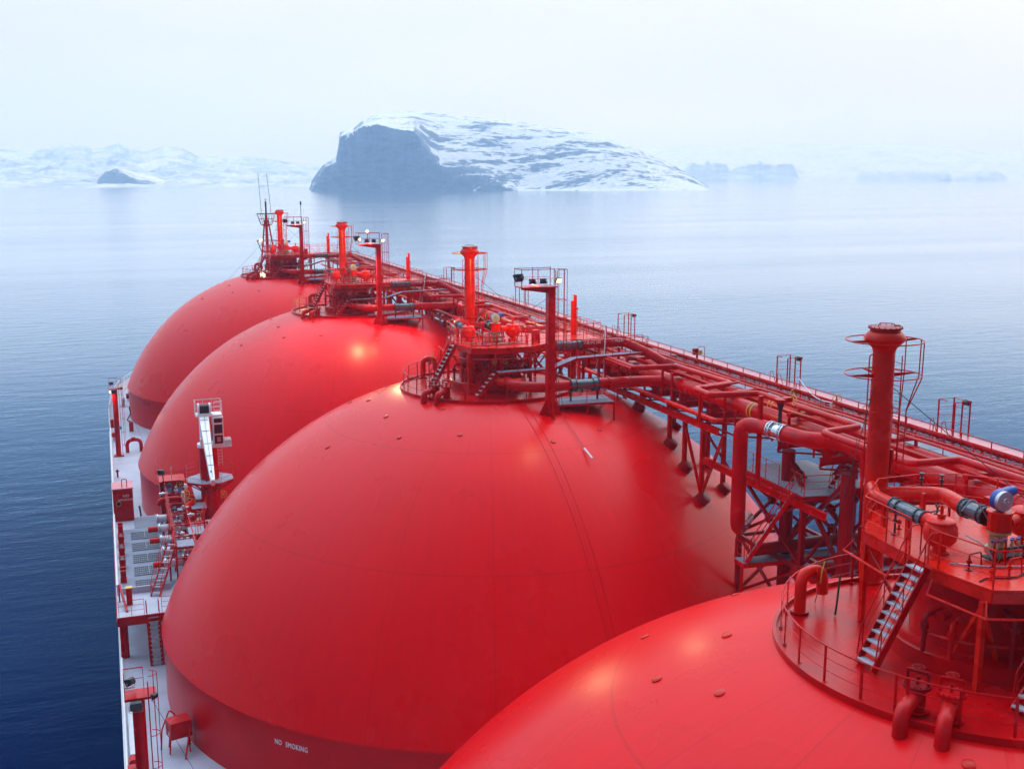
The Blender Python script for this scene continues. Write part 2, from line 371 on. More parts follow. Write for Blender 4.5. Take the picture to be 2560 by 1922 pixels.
# main island
DI = 3900; KI = DI/2778.6
R_TOP = [(792, 476), (797, 458), (812, 436), (829, 417), (858, 404), (864, 376), (868, 345), (876, 338), (900, 334), (922, 316), (958, 300), (1004, 295), (1050, 293), (1157, 300), (1250, 311), (1331, 323), (1425, 337), (1504, 352), (1560, 372), (1600, 392), (1655, 415), (1700, 438), (1736, 460), (1758, 476)]
R_CLIFF = [(792, 476), (797, 462), (829, 420), (858, 407), (866, 350), (900, 335), (925, 321), (960, 319), (1010, 331), (1045, 334), (1060, 352), (1085, 388), (1105, 410), (1140, 420), (1200, 434), (1260, 456), (1300, 470), (1345, 474), (1758, 477)]
def h_island(px, s, p):
    hr = (477-interp(R_TOP, px))*KI; hc = (477-interp(R_CLIFF, px))*KI
    hc = min(hc, hr*.98)
    n1 = noise.fractal(Vector((p.x*.012, p.y*.012, 3)), 1, 2, 5)
    edge = -1+.06*noise.noise(Vector((px*.02, 0, 5)))
    if s <= 0:
        e_ = .085+.03*noise.noise(Vector((px*.06, 1, 2)))+.012*noise.noise(Vector((px*.25, 1, 2)))
        t_ = (s+1-.03)/e_
        if t_ < 1: h = hc*(max(0, t_)**.55) if t_ > 0 else -6
        else:
            q = max(0, (s+.885)/.885); h = hc+(hr-hc)*sin(q*pi/2)**1.0
        h += n1*5*SM((s+1)*3)*min(1, hr/60)
        h += 2.5*noise.fractal(Vector((p.x*.05, p.y*.05, 1)), 1, 2, 3)*min(1, max(0, hr-5)/40)
    else: h = hr*(1-s*s)-6*s+n1*3
    return h-1.5
terrain('island', DI, 1275, 788, 1762, h_island, 520, 400, 420, 130, 'island_rock', 'structure')
def ridged(px, f, z):
    v = 0; a = 1
    for o in range(5): v += a*(1-abs(noise.noise(Vector((px*f*2**o, z*2**o, 7.3+o))))*2); a *= .5
    return v/1.9
def coast(D, base, tab, amp, depth, seed, cliff=()):
    K = D/2778.6
    def hf(px, s, p):
        hr = max(0, (base-interp(tab, px)))*K
        if s > 0: return hr*(1-s)-10
        q = s+1
        c = 0
        for (a, b, hh) in cliff:
            if a < px < b: c = max(c, hh*K*min(1, (px-a)/26, (b-px)/22)*(.80+.34*noise.noise(Vector((px*.018, 3, seed)))+.16*noise.noise(Vector((px*.09, 3, seed)))))
        lo = c*SM(q/.045)
        rd = ridged(p.x/K, .012, p.y/K*.02+seed)
        h = max(lo, hr*(q**1.15)*(1-.30*(1-q))+(rd-.45)*amp*K*(q*(1-q)*3+.12)*min(1, hr/(20*K)))
        return h-4*(1-SM(q*12))
    return hf
LT = [(-200, 400), (-60, 392), (0, 394), (65, 391), (130, 395), (195, 378), (235, 381), (253, 390), (280, 386), (307, 377), (330, 388), (361, 394), (405, 381), (445, 385), (481, 405), (560, 402), (651, 412), (796, 432), (860, 448), (950, 464)]
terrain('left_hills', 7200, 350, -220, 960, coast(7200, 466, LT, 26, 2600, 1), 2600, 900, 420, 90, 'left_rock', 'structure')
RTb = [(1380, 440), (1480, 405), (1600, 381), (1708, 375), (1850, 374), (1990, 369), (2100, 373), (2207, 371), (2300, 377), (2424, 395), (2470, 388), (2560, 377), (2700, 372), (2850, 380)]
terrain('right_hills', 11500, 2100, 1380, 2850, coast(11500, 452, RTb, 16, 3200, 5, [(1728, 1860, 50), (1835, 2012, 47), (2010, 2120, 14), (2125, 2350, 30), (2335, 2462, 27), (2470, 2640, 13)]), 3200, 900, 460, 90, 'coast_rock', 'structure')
IS = [(250, 470), (256, 462), (262, 450), (280, 432), (297, 424), (320, 431), (350, 441), (400, 455), (430, 462), (455, 469)]
IC = [(250, 470), (256, 464), (262, 452), (280, 434), (297, 426), (315, 437), (340, 449), (370, 457), (410, 464), (455, 470)]
def h_islet(px, s, p):
    K = 5200/2778.6
    hr = max(0, 470-interp(IS, px))*K; hc = min(hr, max(0, 470-interp(IC, px))*K)
    if s > 0: return hr*(1-s*s)-5*s-1
    t_ = (s+1)/.12
    h = hc*max(0, t_)**.6 if t_ < 1 else hc+(hr-hc)*sin((s+.88)/.88*pi/2)
    return h-1+3*noise.noise(Vector((p.x*.02, p.y*.02, 1)))*min(1, hr/20)
terrain('islet', 5200, 350, 247, 458, h_islet, 300, 200, 120, 60, 'island_rock', 'structure')
# ---- the air
def haze():
    mt = bpy.data.materials.new('haze'); mt.use_nodes = True; t = mt.node_tree
    t.nodes.remove(t.nodes['Principled BSDF'])
    v = t.nodes.new('ShaderNodeVolumePrincipled')
    v.inputs['Color'].default_value = (.42, .66, 1, 1); v.inputs['Density'].default_value = HAZE
    v.inputs['Absorption Color'].default_value = (1, 1, 1, 1); v.inputs['Anisotropy'].default_value = .3
    t.links.new(v.outputs[0], t.nodes['Material Output'].inputs['Volume']); MATS['haze'] = mt
    o = MB().bb(-27000, 27000, -4000, 27000, -8, 620).build('haze', 'haze', smooth=False); o['kind'] = 'stuff'
HAZE = 2.2e-4
haze()
# ================================================================ SHIP
def hull_outline(inset=0):
    P = []
    hb = 24.65-inset
    for (y, x) in [(-70, 1), (150, 1), (160, .999), (168, .985), (175, .955), (181, .905), (187, .82), (193, .70), (199, .55), (205, .36), (210, .16), (212, 0)]:
        P.append((hb*x, y-inset*.3))
    return [(x, y) for x, y in P]+[(-x, y) for x, y in reversed(P[:-1])]
ship = thing('tanker_hull', (0, 0, 14), 'long tanker hull with pale lavender main deck and red sides', 'ship')
O_ = hull_outline()
MB().prism([(x*.995, y) for x, y in O_], -6, 13.9).build('side_plating', 'hull_red', ship, smooth=False)
MB().prism(O_, 13.9, 14.1).build('main_deck', 'deck_white', ship, smooth=False)
# raised forecastle deck hidden for the most part behind the farthest dome
ck = MB()
for i in range(len(O_)):
    a, b = O_[i], O_[(i+1) % len(O_)]
    if a[1] < -60 and b[1] < -60: continue
    h = 1.25 if max(a[1], b[1]) > 156 else .28
    ck.beam((a[0]*.998, a[1], 14.1+h/2), (b[0]*.998, b[1], 14.1+h/2), .06 if h > 1 else .12, h)
ck.build('bulwark', 'white', ship, smooth=False)
# tanks
def make_tank(k):
    yc = YC[k]
    t = thing('tank_dome', (0, yc, 14.1), '%s huge red spherical tank cover, its top plate ringed by a curb' % ['nearest, cut off by the lower right edge,', 'second, largest in view and lettered NO SMOKING,', 'third from the viewer, behind the white crane,', 'farthest, low at the bow,'][k], 'tank', 'spherical tank covers')
    return t
t = make_tank(1); yc = 70.
prof = []
R, ZC = 23.34, 10.36
a_hi = math.acos(5.9/R); a_lo = math.asin((18.2-ZC)/R)
for i in range(65):
    a = a_hi+(a_lo-a_hi)*i/64; prof.append((R*cos(a), ZC+R*sin(a)))
mb = MB().lathe(prof+[(21.86, 18.14), (21.86, 18.0)], (0, yc, 0), 192); mb.f = [tuple(reversed(f)) for f in mb.f]; mb.build('cover', 'dome_red', t)
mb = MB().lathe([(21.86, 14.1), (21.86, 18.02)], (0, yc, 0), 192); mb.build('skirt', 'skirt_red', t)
mb = MB().lathe([(5.98, 32.82), (5.98, 33.14), (5.86, 33.14), (5.86, 33.0), (0.02, 33.03)], (0, yc, 0), 96); mb.build('top_plate', 'red', t)
for (x, y) in [(-7.9, -3.23), (-7.85, -6.27), (-4.59, -8.17), (-4.67, -4.9), (-7.97, 1.39), (-5.94, 4.4), (-8.68, 3.9), (.6, -10.2), (4.2, -8.9), (-11.6, -3.0), (-2.6, 9.3), (4, 9), (-7, 8)]:
    r_ = hypot(x, y); z = ZC+sqrt(R*R-r_*r_); n_ = Vector((x, y, z-ZC)).normalized(); p = Vector((x, yc+y, z))
    MB().tube([p-n_*.05, p+n_*.035, p+n_*.06], [.17, .17, .13], 20).build('manhole_cover', 'mast_red', t)
def text_mesh(s, size, ext=.012):
    c = bpy.data.curves.new('t', 'FONT'); c.body = s; c.size = size; c.extrude = ext; c.align_x = 'CENTER'; c.align_y = 'CENTER'; c.resolution_u = 3; c.space_character = 1.12
    o = bpy.data.objects.new('t', c); COL.objects.link(o); bpy.context.view_layer.update()
    me = bpy.data.meshes.new_from_object(o.evaluated_get(bpy.context.evaluated_depsgraph_get())); bpy.data.objects.remove(o)
    return [v.co.copy() for v in me.vertices], [tuple(p.vertices) for p in me.polygons]
def lettering(name, s, size, fn, mat, parent, sub=None):
    """fn maps text plane (x, y, depth) to world"""
    v, f = text_mesh(s, size); mb = MB(); mb.add([fn(q.x, q.y, q.z) for q in v], f)
    return mb.build(name, mat, parent, smooth=False)
def on_skirt(a0, z0, rad=21.88):
    return lambda x, y, d: (rad*cos(a0+x/rad)+d*cos(a0), yc+rad*sin(a0+x/rad)+d*sin(a0), z0+y)
a0 = atan2(55.5-70, -16.0)
for w_, o_ in (('NO', -.88), ('SMOKING', .36)): lettering('lettering', w_, .42, lambda x, y, d: on_skirt(a0, 17.15)(o_+x*.72, y, d), 'white', t)
tank1 = t
TANKS = {1: tank1}
for k in (0, 2, 3): TANKS[k] = dup(tank1, YC[k]-70, label=None, group='spherical tank covers')
for k, s in enumerate(['nearest huge red tank dome, cropped by the lower right corner', 'second huge red tank dome with white NO SMOKING letters on its skirt, largest in view', 'third huge red tank dome, behind the white crane', 'farthest huge red tank dome, nearest the bow']):
    TANKS[k]['label'] = s
# the third dome carries its small NO SMOKING on a white plate instead, the others none in sight
for k in (0, 2, 3):
    for c in list(TANKS[k].children):
        if c.name.startswith('lettering'): bpy.data.objects.remove(c)

yc = 115.; aS = atan2(-9.6, -19.7)
w_ = 1.5; pv = []
for i in range(9):
    a_ = aS+(-w_/2+w_*i/8)/21.9
    for z_ in (16.75, 17.2): pv.append((21.9*cos(a_), yc+21.9*sin(a_), z_))
MB().add(pv, [(2*i, 2*i+2, 2*i+3, 2*i+1) for i in range(8)]).build('sign_plate', 'white', TANKS[2])
lettering('lettering', 'NO SMOKING', .24, lambda x, y, d: on_skirt(aS, 16.98, 21.93)(x*.8, y, d), 'red', TANKS[2])
yc = 70.
# ================================================================ TANK TOP EQUIPMENT (built once at the second tank, copied to the others)
Y1 = 70.
def Q(x, y, z): return (x, Y1+y, z)
def rail_line(mb, pts, h=1.1, rails=(1.1, .74, .38), r=.022, step=1.5, posts=True, closed=False, pr=.03):
    """stanchions and rails along a polyline of floor points"""
    P = [Vector(p) for p in pts]
    if closed: P.append(P[0])
    for q in rails: mb.tube([p+Vector((0, 0, q)) for p in P], r if q == rails[0] else r*.6, 5)
    if posts:
        for a, b in zip(P, P[1:]):
            n = max(1, round((b-a).length/step))
            for i in range(n): p = a+(b-a)*i/n; mb.beam(p, p+Vector((0, 0, h)), pr*1.6, pr)
        if not closed: mb.beam(P[-1], P[-1]+Vector((0, 0, h)), pr*1.6, pr)
    return mb
def ladder(mb, a, b, wv, n, r=.02, rr=.013):
    a = Vector(a); b = Vector(b); wv = Vector(wv)
    mb.tube([a-wv, b-wv], r, 5); mb.tube([a+wv, b+wv], r, 5)
    for i in range(1, n): p = a+(b-a)*i/n; mb.tube([p-wv, p+wv], rr, 4)
    return mb
def wheel(c, R, ax, mat, parent, name='handwheel'):
    mb = MB(); mb.ring(c, R, R*.07, 20, 5, ax); c = Vector(c)
    for i in range(3):
        a = pi*i/3; v = Vector((cos(a), sin(a), 0)) if ax == 'z' else Vector((cos(a), 0, sin(a))) if ax == 'y' else Vector((0, cos(a), sin(a)))
        mb.tube([c-v*R, c+v*R], R*.05, 4)
    n_ = Vector((0, 0, 1)) if ax == 'z' else Vector((0, 1, 0)) if ax == 'y' else Vector((1, 0, 0))
    mb.cyl(c-n_*.05, c+n_*.05, R*.16, 8)
    return mb.build(name, mat, parent)
def bolts_ring(mb, c, d, R, n=14, r=.014, l=.05):
    c = Vector(c); d = Vector(d).normalized(); u, v = fr(d)
    for i in range(n): p = c+(u*cos(2*pi*i/n)+v*sin(2*pi*i/n))*R; mb.cyl(p-d*l, p+d*l, r, 5)
    return mb
def flange(mb, c, d, R, t=.05):
    c = Vector(c); d = Vector(d).normalized(); return mb.cyl(c-d*t/2, c+d*t/2, R, 20)
def bellows(a, b, R, parent, name='expansion_joint', mat='joint_grey', ends='dark_steel'):
    """corrugated joint between two flanges with tie rods"""
    a = Vector(a); b = Vector(b); L_ = (b-a).length; d = (b-a)/L_
    mb = MB(); pts = []; rr = []; n = 26
    for i in range(n+1):
        t_ = i/n; pts.append(a+d*L_*t_); k = .93 if (.22 < t_ < .78) else (1.0+.07*(i % 2))
        rr.append(R*k)
    mb.tube(pts, rr, 20); o = mb.build(name, mat, parent)
    e = MB()
    for t_ in (0, .2, .8, 1): flange(e, a+d*L_*t_, d, R*1.22, .045)
    bolts_ring(e, a+d*.02, d, R*1.12, 14); bolts_ring(e, b-d*.02, d, R*1.12, 14)
    u, v = fr(d)
    for i in range(6):
        q = (u*cos(2*pi*i/6+.4)+v*sin(2*pi*i/6+.4))*R*1.16; e.tube([a+q, b+q], .018, 5)
    e.build('flange', ends, o); return o

# ---- vent mast
def vent_mast():
    B = Q(.6, 5.75, 33.02); t = thing('vent_mast', B, '', 'vent mast', 'vent masts on the tanks')
    c = Vector((B[0], B[1], 0))
    MB().lathe([(.42, 33.02), (.42, 33.08), (.40, 33.1), (.385, 38), (.365, 41.15)], c, 32).build('pipe', 'mast_red', t)
    MB().lathe([(.36, 41.1), (.40, 41.25), (.56, 41.42), (.70, 41.56), (.70, 41.62), (.56, 41.8), (.50, 41.84), (.50, 41.93)], c, 36).build('head', 'mast_red', t)
    f = MB().lathe([(.50, 41.9), (.57, 41.92), (.57, 41.97), (.02, 41.98)], c, 36); bolts_ring(f, c+Vector((0, 0, 41.97)), (0, 0, 1), .53, 18, .02, .03); f.tube(arc([c+Vector((-.3, 0, 41.97)), c+Vector((-.2, .1, 42.1)), c+Vector((.25, -.1, 42.08)), c+Vector((.5, .1, 41.9))], .1), .018, 5)
    f.box(c+Vector((.56, .1, 41.85)), (.12, .14, .3)); f.build('cap_flange', 'red_dark', t)
    for z, R_ in ((41.52, 1.27), (40.36, 1.25)):
        h = MB().ring(c+Vector((0, 0, z)), R_, .022, 48, 6)
        for a in (pi-.1, -.1, pi/2-.1):
            d = Vector((cos(a), sin(a), 0)); s_ = Vector((-d.y, d.x, 0))*.015
            p = [c+d*.36+Vector((0, 0, z-.11)), c+d*.36+Vector((0, 0, z+.03)), c+d*R_+Vector((0, 0, z+.02)), c+d*R_+Vector((0, 0, z-.02))]
            h.add([q-s_ for q in p]+[q+s_ for q in p], [(0, 1, 2, 3), (7, 6, 5, 4), (0, 4, 5, 1), (1, 5, 6, 2), (2, 6, 7, 3), (3, 7, 4, 0)])
        h.build('guard_hoop', 'red', t)
    MB().ring(c+Vector((.04, 0, 39.15)), .62, .02, 32, 5).build('guard_hoop', 'red', t)
    lad = MB(); ladder(lad, c+Vector((.52, -.1, 33.6)), c+Vector((.52, -.1, 41.0)), (0, .2, 0), 28)
    lad.build('ladder', 'red', t)
    cg = MB()
    for a, zt in ((.75, 41.5), (.3, 41.5), (-.3, 41.5), (-.8, 41.5)):
        p = c+Vector((1.26*cos(a), 1.26*sin(a), zt)); q = c+Vector((1.25*cos(a), 1.25*sin(a), 40.3)); e_ = c+Vector((.55+.42*cos(a*1.3), .42*sin(a*1.3), 39.1))
        cg.tube([p, q, e_, Vector((e_.x, e_.y, 36.9))], .022, 5)
    for z in (38.3, 37.4): cg.tube([c+Vector((.55+.42*cos(a/10), .42*sin(a/10), z)) for a in range(-16, 17, 4)], .018, 5)
    cg.build('ladder_cage', 'red', t)
    cn = MB().tube(arc([c+Vector((-.36, .1, 41.05)), c+Vector((-.50, .1, 41.0)), c+Vector((-.50, .1, 34)), c+Vector((-.42, .1, 33.2))], .15), .022, 5)
    for z in (35, 36.5, 38, 39.5, 40.6): cn.box(c+Vector((-.44, .1, z)), (.14, .05, .04))
    cn.build('conduit', 'red', t)
    for s_, q in ((-1, (-2.5, 4.6, 33.05)), (1, (5.4, 3.6, 35.9))):
        MB().tube([c+Vector((s_*.38, -.05, 39.9)), Vector(Q(*q))], .014, 5).build('stay_wire', 'black', t)
    bx = MB().box(c+Vector((.41, -.16, 37.3)), (.1, .16, .9)); bx.build('junction_box', 'red', t)
    return t
repeat(vent_mast(), 'tall red vent mast with flared cap on the %s', 'vent masts on the tanks')
# ---- pump tower
DECK = [(-2.0, 3.05), (-2.3, -.7), (-2.0, -2.5), (-.5, -3.1), (2.0, -3.15), (3.6, -2.0), (7.7, -1.6), (7.7, 2.0), (4.3, 2.2), (2.6, 4.2), (1.5, 4.6), (-.3, 4.6)]
def pump_tower():
    t = thing('pump_tower', Q(0, 0, 33.03), '', 'tank dome tower', 'pump towers')
    c = Vector(Q(0, 0, 0))
    MB().lathe([(2.55, 33.03), (2.55, 33.5), (2.45, 33.56), (1.95, 33.56), (1.95, 35.5)], c, 64).build('drum', 'red', t)
    mb = MB().prism([(x, Y1+y) for x, y in DECK], 35.92, 36.0)
    n = len(DECK)
    for i in range(n):
        a, b = DECK[i], DECK[(i+1) % n]
        mb.beam(Q(a[0]*.99, a[1]*.99, 35.76), Q(b[0]*.99, b[1]*.99, 35.76), .06, .3)
    mb.beam(Q(-2.2, .5, 35.76), Q(7.5, .5, 35.76), .1, .3); mb.beam(Q(1, -3, 35.77), Q(1, 4.5, 35.77), .1, .28)
    mb.build('deck', 'orange_red', t, smooth=False)
    for (x, y) in ((-2.1, -2.3), (-1.95, 2.9), (1.9, -3.0), (7.5, -1.5), (7.5, 1.9), (4.2, 2.1), (2.5, 4.1), (3.7, -1.9)):
        r_ = hypot(x, y); zb = 33.03 if r_ < 5.8 else ZC+sqrt(R*R-r_*r_)-.1
        MB().beam(Q(x, y, zb), Q(x, y, 35.62), .16, .16).build('leg', 'orange_red', t, smooth=False)
    for a, b in (((-2.1, -2.3), (-1.1, -1.9)), ((1.9, -3.0), (1.3, -1.9)), ((-2.1, -2.3), (-2.0, -1.2)), ((-1.95, 2.9), (-1.2, 1.9)), ((3.7, -1.9), (2.4, -1.2))):
        MB().beam(Q(b[0], b[1], 33.6), Q(a[0], a[1], 35.5), .1, .1).build('brace', 'orange_red', t, smooth=False)
    gate = [DECK[i] for i in (1, 0)]
    rl = MB(); pts = [Q(x*.985, y*.985, 36) for x, y in [(-2.28, -.25), (-2.3, -.7)]+DECK[2:]+[DECK[0], (-2.2, .65)]]
    rail_line(rl, pts, step=1.3); rl.build('railing', 'orange_red', t)
    lr = MB(); lp = [(-2.55, 3.2), (-2.8, .8)]; lp2 = [(-2.7, -.8), (-2.45, -2.8), (-.7, -3.55), (2.2, -3.6), (4.0, -2.3)]
    for L_ in (lp, lp2):
        lr.tube([Q(x, y, 35.35) for x, y in L_], .035, 6)
        for x, y in L_: lr.tube([Q(x, y, 35.35), Q(x*.92, y*.92, 35.75)], .025, 5)
    lr.build('guard_rail', 'orange_red', t)
    for k in range(7):      # stubs and nozzles on the drum
        a = radians(200+k*24); MB().cyl(c+Vector((1.9*cos(a), 1.9*sin(a), 34.6)), c+Vector((2.35*cos(a), 2.35*sin(a), 34.6)), .16, 12).build('nozzle', 'red', t)
    return t
repeat(pump_tower(), 'orange red pump tower with railed deck on legs, on the %s', 'pump towers')
# ---- dome valves standing on the deck
def ball_valve(x, y, s=1.0):
    t = thing('globe_valve', Q(x, y, 36.0), '', 'valve')
    MB().lathe([(.30*s, 0), (.30*s, .06), (.2*s, .1), (.2*s, .2), (.34*s, .26), (.46*s, .42), (.50*s, .62), (.47*s, .82), (.40*s, .94)], Q(x, y, 36), 32).build('body', 'orange_red', t)
    f = MB().lathe([(.41*s, .93), (.43*s, .95), (.43*s, 1.0), (.36*s, 1.05), (.12*s, 1.09), (.02, 1.1)], Q(x, y, 36), 32)
    bolts_ring(f, Q(x, y, 37.0), (0, 0, 1), .40*s, 16, .016, .03); f.build('bonnet', 'orange_red', t)
    g = MB().cyl(Q(x, y, 37.05), Q(x, y, 37.45), .05, 10); g.cyl(Q(x, y, 37.12), Q(x, y, 37.2), .13, 12); g.build('stem', 'orange_red', t)
    wheel(Q(x, y, 37.42), .14, 'z', 'orange_red', t)
    return t
def grp(make, labels, group, **k): return repeat(make, labels, group, **k)
grp(ball_valve(-1.25, .45), 'round red globe valve, port one of two, on the tower of the %s', 'globe valves')
grp(ball_valve(1.9, .35, 1.1), 'round red globe valve, starboard one of two, on the tower of the %s', 'globe valves')
def actuator():
    x, y = .55, .05; t = thing('actuator_valve', Q(x, y, 36), '', 'valve')
    b = MB().lathe([(.36, 0), (.36, .1), (.26, .14), (.26, .5), (.36, .55), (.36, .62)], Q(x, y, 36), 28)
    b.build('body', 'brass', t)
    MB().lathe([(.34, .62), (.34, 1.15), (.40, 1.16), (.40, 1.22), (.02, 1.22)], Q(x, y, 36), 10).build('yoke', 'orange_red', t, smooth=False)
    m_ = MB().cyl(Q(x-.05, y-.22, 37.55), Q(x-.05, y-.08, 37.55), .30, 24); m_.build('gear_cover', 'galv', t)
    m_ = MB().cyl(Q(x-.05, y-.08, 37.55), Q(x-.05, y+.1, 37.55), .31, 24); m_.cyl(Q(x, y+.1, 37.65), Q(x+.45, y+.15, 37.72), .17, 18); m_.cyl(Q(x+.45, y+.15, 37.72), Q(x+.62, y+.17, 37.74), .14, 18); m_.cyl(Q(x, y, 37.2), Q(x, y, 37.4), .12, 12); m_.build('motor', 'blue', t)
    wheel(Q(x-.05, y-.27, 37.55), .12, 'y', 'steel', t)
    return t
grp(actuator(), 'valve with bright blue motor actuator between two round valves on the %s', 'motor valves')
def small_valves():
    t = thing('instrument_valves', Q(.1, -.75, 36), '', 'valve manifold')
    rk = MB().box(Q(.15, -.75, 36.35), (1.25, .08, .06)); rk.box(Q(.15, -.6, 36.1), (1.3, .4, .04))
    for i in range(3): rk.beam(Q(-.45+i*.6, -.75, 36), Q(-.45+i*.6, -.75, 36.35), .04)
    rk.build('rack', 'dark_steel', t)
    for i in range(10):
        x = -.42+i*.125; y = -.72-.09*(i % 2)
        v = MB().cyl(Q(x, y, 36.36), Q(x, y, 36.62), .022, 6); v.cyl(Q(x, y, 36.44), Q(x, y, 36.52), .04, 8); v.tube([Q(x, y, 36.38), Q(x+.03, y-.1, 36.2), Q(x, y-.05, 36.02)], .012, 4)
        v.build('needle_valve', 'brass' if i < 8 else 'steel', t)
        MB().cyl(Q(x, y, 36.60), Q(x, y, 36.65), .045, 8).build('cap', 'blue', t)
    return t
grp(small_valves(), 'row of small brass instrument valves with blue caps on the %s', 'instrument valve rows')
def dome_pipes():
    t = thing('dome_piping', Q(-.9, 2.6, 36), '', 'pipe', 'pipes on the tower decks')
    MB().tube(arc([Q(.35, 5.6, 36.5), Q(-.5, 4.6, 36.85), Q(-1.2, 3.5, 36.9), Q(-1.3, 2.5, 36.9)], .4), .18, 18).build('pipe', 'orange_red', t)
    bellows(Q(-1.3, 2.5, 36.9), Q(-1.27, 1.1, 36.85), .21, t)
    MB().cyl(Q(-1.27, 1.1, 36.85), Q(-1.25, .5, 36.8), .22, 18).build('pipe', 'orange_red', t)
    MB().tube(arc([Q(.85, 5.6, 36.2), Q(1.3, 3.3, 36.75), Q(.65, 1.9, 36.9), Q(.55, 1.5, 36.9)], .6), .25, 20).build('pipe', 'orange_red', t)
    bellows(Q(.55, 1.5, 36.9), Q(.55, .55, 36.9), .25, t)
    MB().cyl(Q(.9, .1, 36.8), Q(1.6, .3, 36.75), .2, 16).build('pipe', 'orange_red', t)
    for x, y in ((-1.25, 3.0), (.8, 3.6), (-1.3, 1.8)): MB().beam(Q(x, y, 36), Q(x, y, 36.75), .12, .12).build('pipe_support', 'orange_red', t)
    for x, y in ((.5, 3.4), (.95, 3.0)):
        v = MB().cyl(Q(x, y, 37.1), Q(x, y, 37.5), .03, 6); v.cyl(Q(x, y, 37.28), Q(x, y, 37.36), .07, 8); v.cyl(Q(x, y, 37.48), Q(x, y, 37.52), .09, 8); v.build('vent_valve', 'dark_steel', t)
    ho = MB(); ho.tube(arc([Q(-.75, .2, 37.3), Q(-.5, .1, 37.75), Q(-.15, 0, 37.3), Q(.2, .1, 36.9)], .3), .02, 5); ho.tube(arc([Q(-.9, -.2, 36.7), Q(-.6, -.7, 36.5), Q(-.5, -.9, 36.1)], .3), .02, 5)
    ho.build('hose', 'galv', t); return t
grp(dome_pipes(), 'bent pipes with grey bellows between mast and valves on the %s', 'pipes on the tower decks')
def stair(a, b, wv, n, mat='red', name='stairway', rails=True, tread='tread_grey'):
    """sloping ship's stair from a (foot) to b (head); wv = half-width vector"""
    a = Vector(a); b = Vector(b); wv = Vector(wv); t = thing(name, a, '', 'stairs')
    for s_ in (-1, 1): MB().beam(a+wv*s_, b+wv*s_, .05, .22).build('stringer', mat, t, smooth=False)
    run = Vector((b.x-a.x, b.y-a.y, 0)).normalized(); ang = atan2(run.y, run.x); W = wv.length*2
    for i in range(n):
        p = a+(b-a)*((i+.6)/n); mb = MB(); mb.box(p, (.24, W-.06, .035), ang); mb.box(p-run*.11+Vector((0, 0, .004)), (.035, W-.05, .06), ang); mb.build('tread', tread, t, smooth=False)
    if rails:
        for s_ in (-1, 1):
            u = Vector((0, 0, 1)); r_ = MB(); w_ = wv*s_*1.12
            r_.tube(arc([a+w_+u*.25, a+w_+u*.95+(b-a)*.06, b+w_+u*1.05, b+w_+u*1.05+run*.35, b+w_+u*.1+run*.36], .12), .022, 6)
            r_.tube([a+w_+u*.5+(b-a)*.05, b+w_+u*.55], .013, 5)
            for k in (.1, .5, .9): p = a+(b-a)*k+w_; r_.tube([p, p+u*1.02], .018, 5)
            r_.build('handrail', mat, t)
    return t
grp(stair(Q(-4.05, -.05, 33.05), Q(-2.38, -.05, 35.95), (0, .36, 0), 11), 'steep galvanised stair up to the pump tower on the %s', 'stairs up to the pump towers')
# ---- rim railing
def rim_rail():
    t = thing('rim_railing', Q(-5.7, 0, 33.03), '', 'railing')
    a0, a1 = radians(92), radians(276)
    for nm, z, r in (('top_rail', 34.12, .026), ('middle_rail', 33.78, .013), ('lower_rail', 33.42, .013)):
        MB().tube([Q(5.72*cos(a0+(a1-a0)*i/40), 5.72*sin(a0+(a1-a0)*i/40), z) for i in range(41)], r, 6).build(nm, 'red', t)
    for i in range(15):
        a = a0+(a1-a0)*i/14; x, y = 5.72*cos(a), 5.72*sin(a)
        m_ = MB(); m_.box(Q(x, y, 33.57), (.03, .08, 1.1), a+pi/2 if 0 else a); m_.box(Q(x, y, 33.05), (.12, .14, .03), a); m_.build('stanchion', 'red', t, smooth=False)
    a = a0+(a1-a0)*8.5/14+.06; m_ = MB().box(Q(5.72*cos(a), 5.72*sin(a), 33.57), (.03, .07, 1.1), a); m_.build('stanchion', 'red', t, smooth=False)
    return t
grp(rim_rail(), 'curved three bar red railing round the top plate of the %s', 'railings on the tank rims')
# ---- twin goosenecks over the rim
def gooseneck(ang, lid):
    d = Vector((cos(ang), sin(ang), 0)); c = Vector(Q(0, 0, 0)); t = thing('gooseneck_valve', c+d*5.25+Vector((0, 0, 33.03)), '', 'pipe valve')
    z = Vector((0, 0, 1))
    MB().tube(arc([c+d*6.35+z*32.75, c+d*6.32+z*33.42, c+d*5.6+z*33.5, c+d*5.2+z*33.5], .42, 8), .20, 18).build('elbow', 'red', t)
    b = MB().cyl(c+d*5.2+z*33.05, c+d*5.2+z*33.72, .24, 20); b.cyl(c+d*5.2+z*33.05, c+d*5.2+z*33.1, .36, 20); b.build('body', 'red', t)
    f = MB().cyl(c+d*5.2+z*33.72, c+d*5.2+z*33.80, .37, 24); bolts_ring(f, c+d*5.2+z*33.8, (0, 0, 1), .33, 14, .02, .04); f.cyl(c+d*5.2+z*33.8, c+d*5.2+z*34.02, .05, 8); f.build('lid', lid, t)
    s_ = Vector((-d.y, d.x, 0))*.28; y = MB()
    for k in (-1, 1): y.beam(c+d*5.2+s_*k+z*33.8, c+d*5.2+s_*k+z*34.15, .06, .06)
    y.beam(c+d*5.2-s_+z*34.15, c+d*5.2+s_+z*34.15, .08, .08); y.build('yoke', lid, t)
    wheel(c+d*5.2+z*34.28, .16, 'z', lid, t); return t
grp(gooseneck(radians(211), 'red_dark'), 'stubby gooseneck valve, port one of two, at the rim of the %s', 'gooseneck valves')
grp(gooseneck(radians(220.5), 'red'), 'stubby gooseneck valve, starboard one of two, at the rim of the %s', 'gooseneck valves')
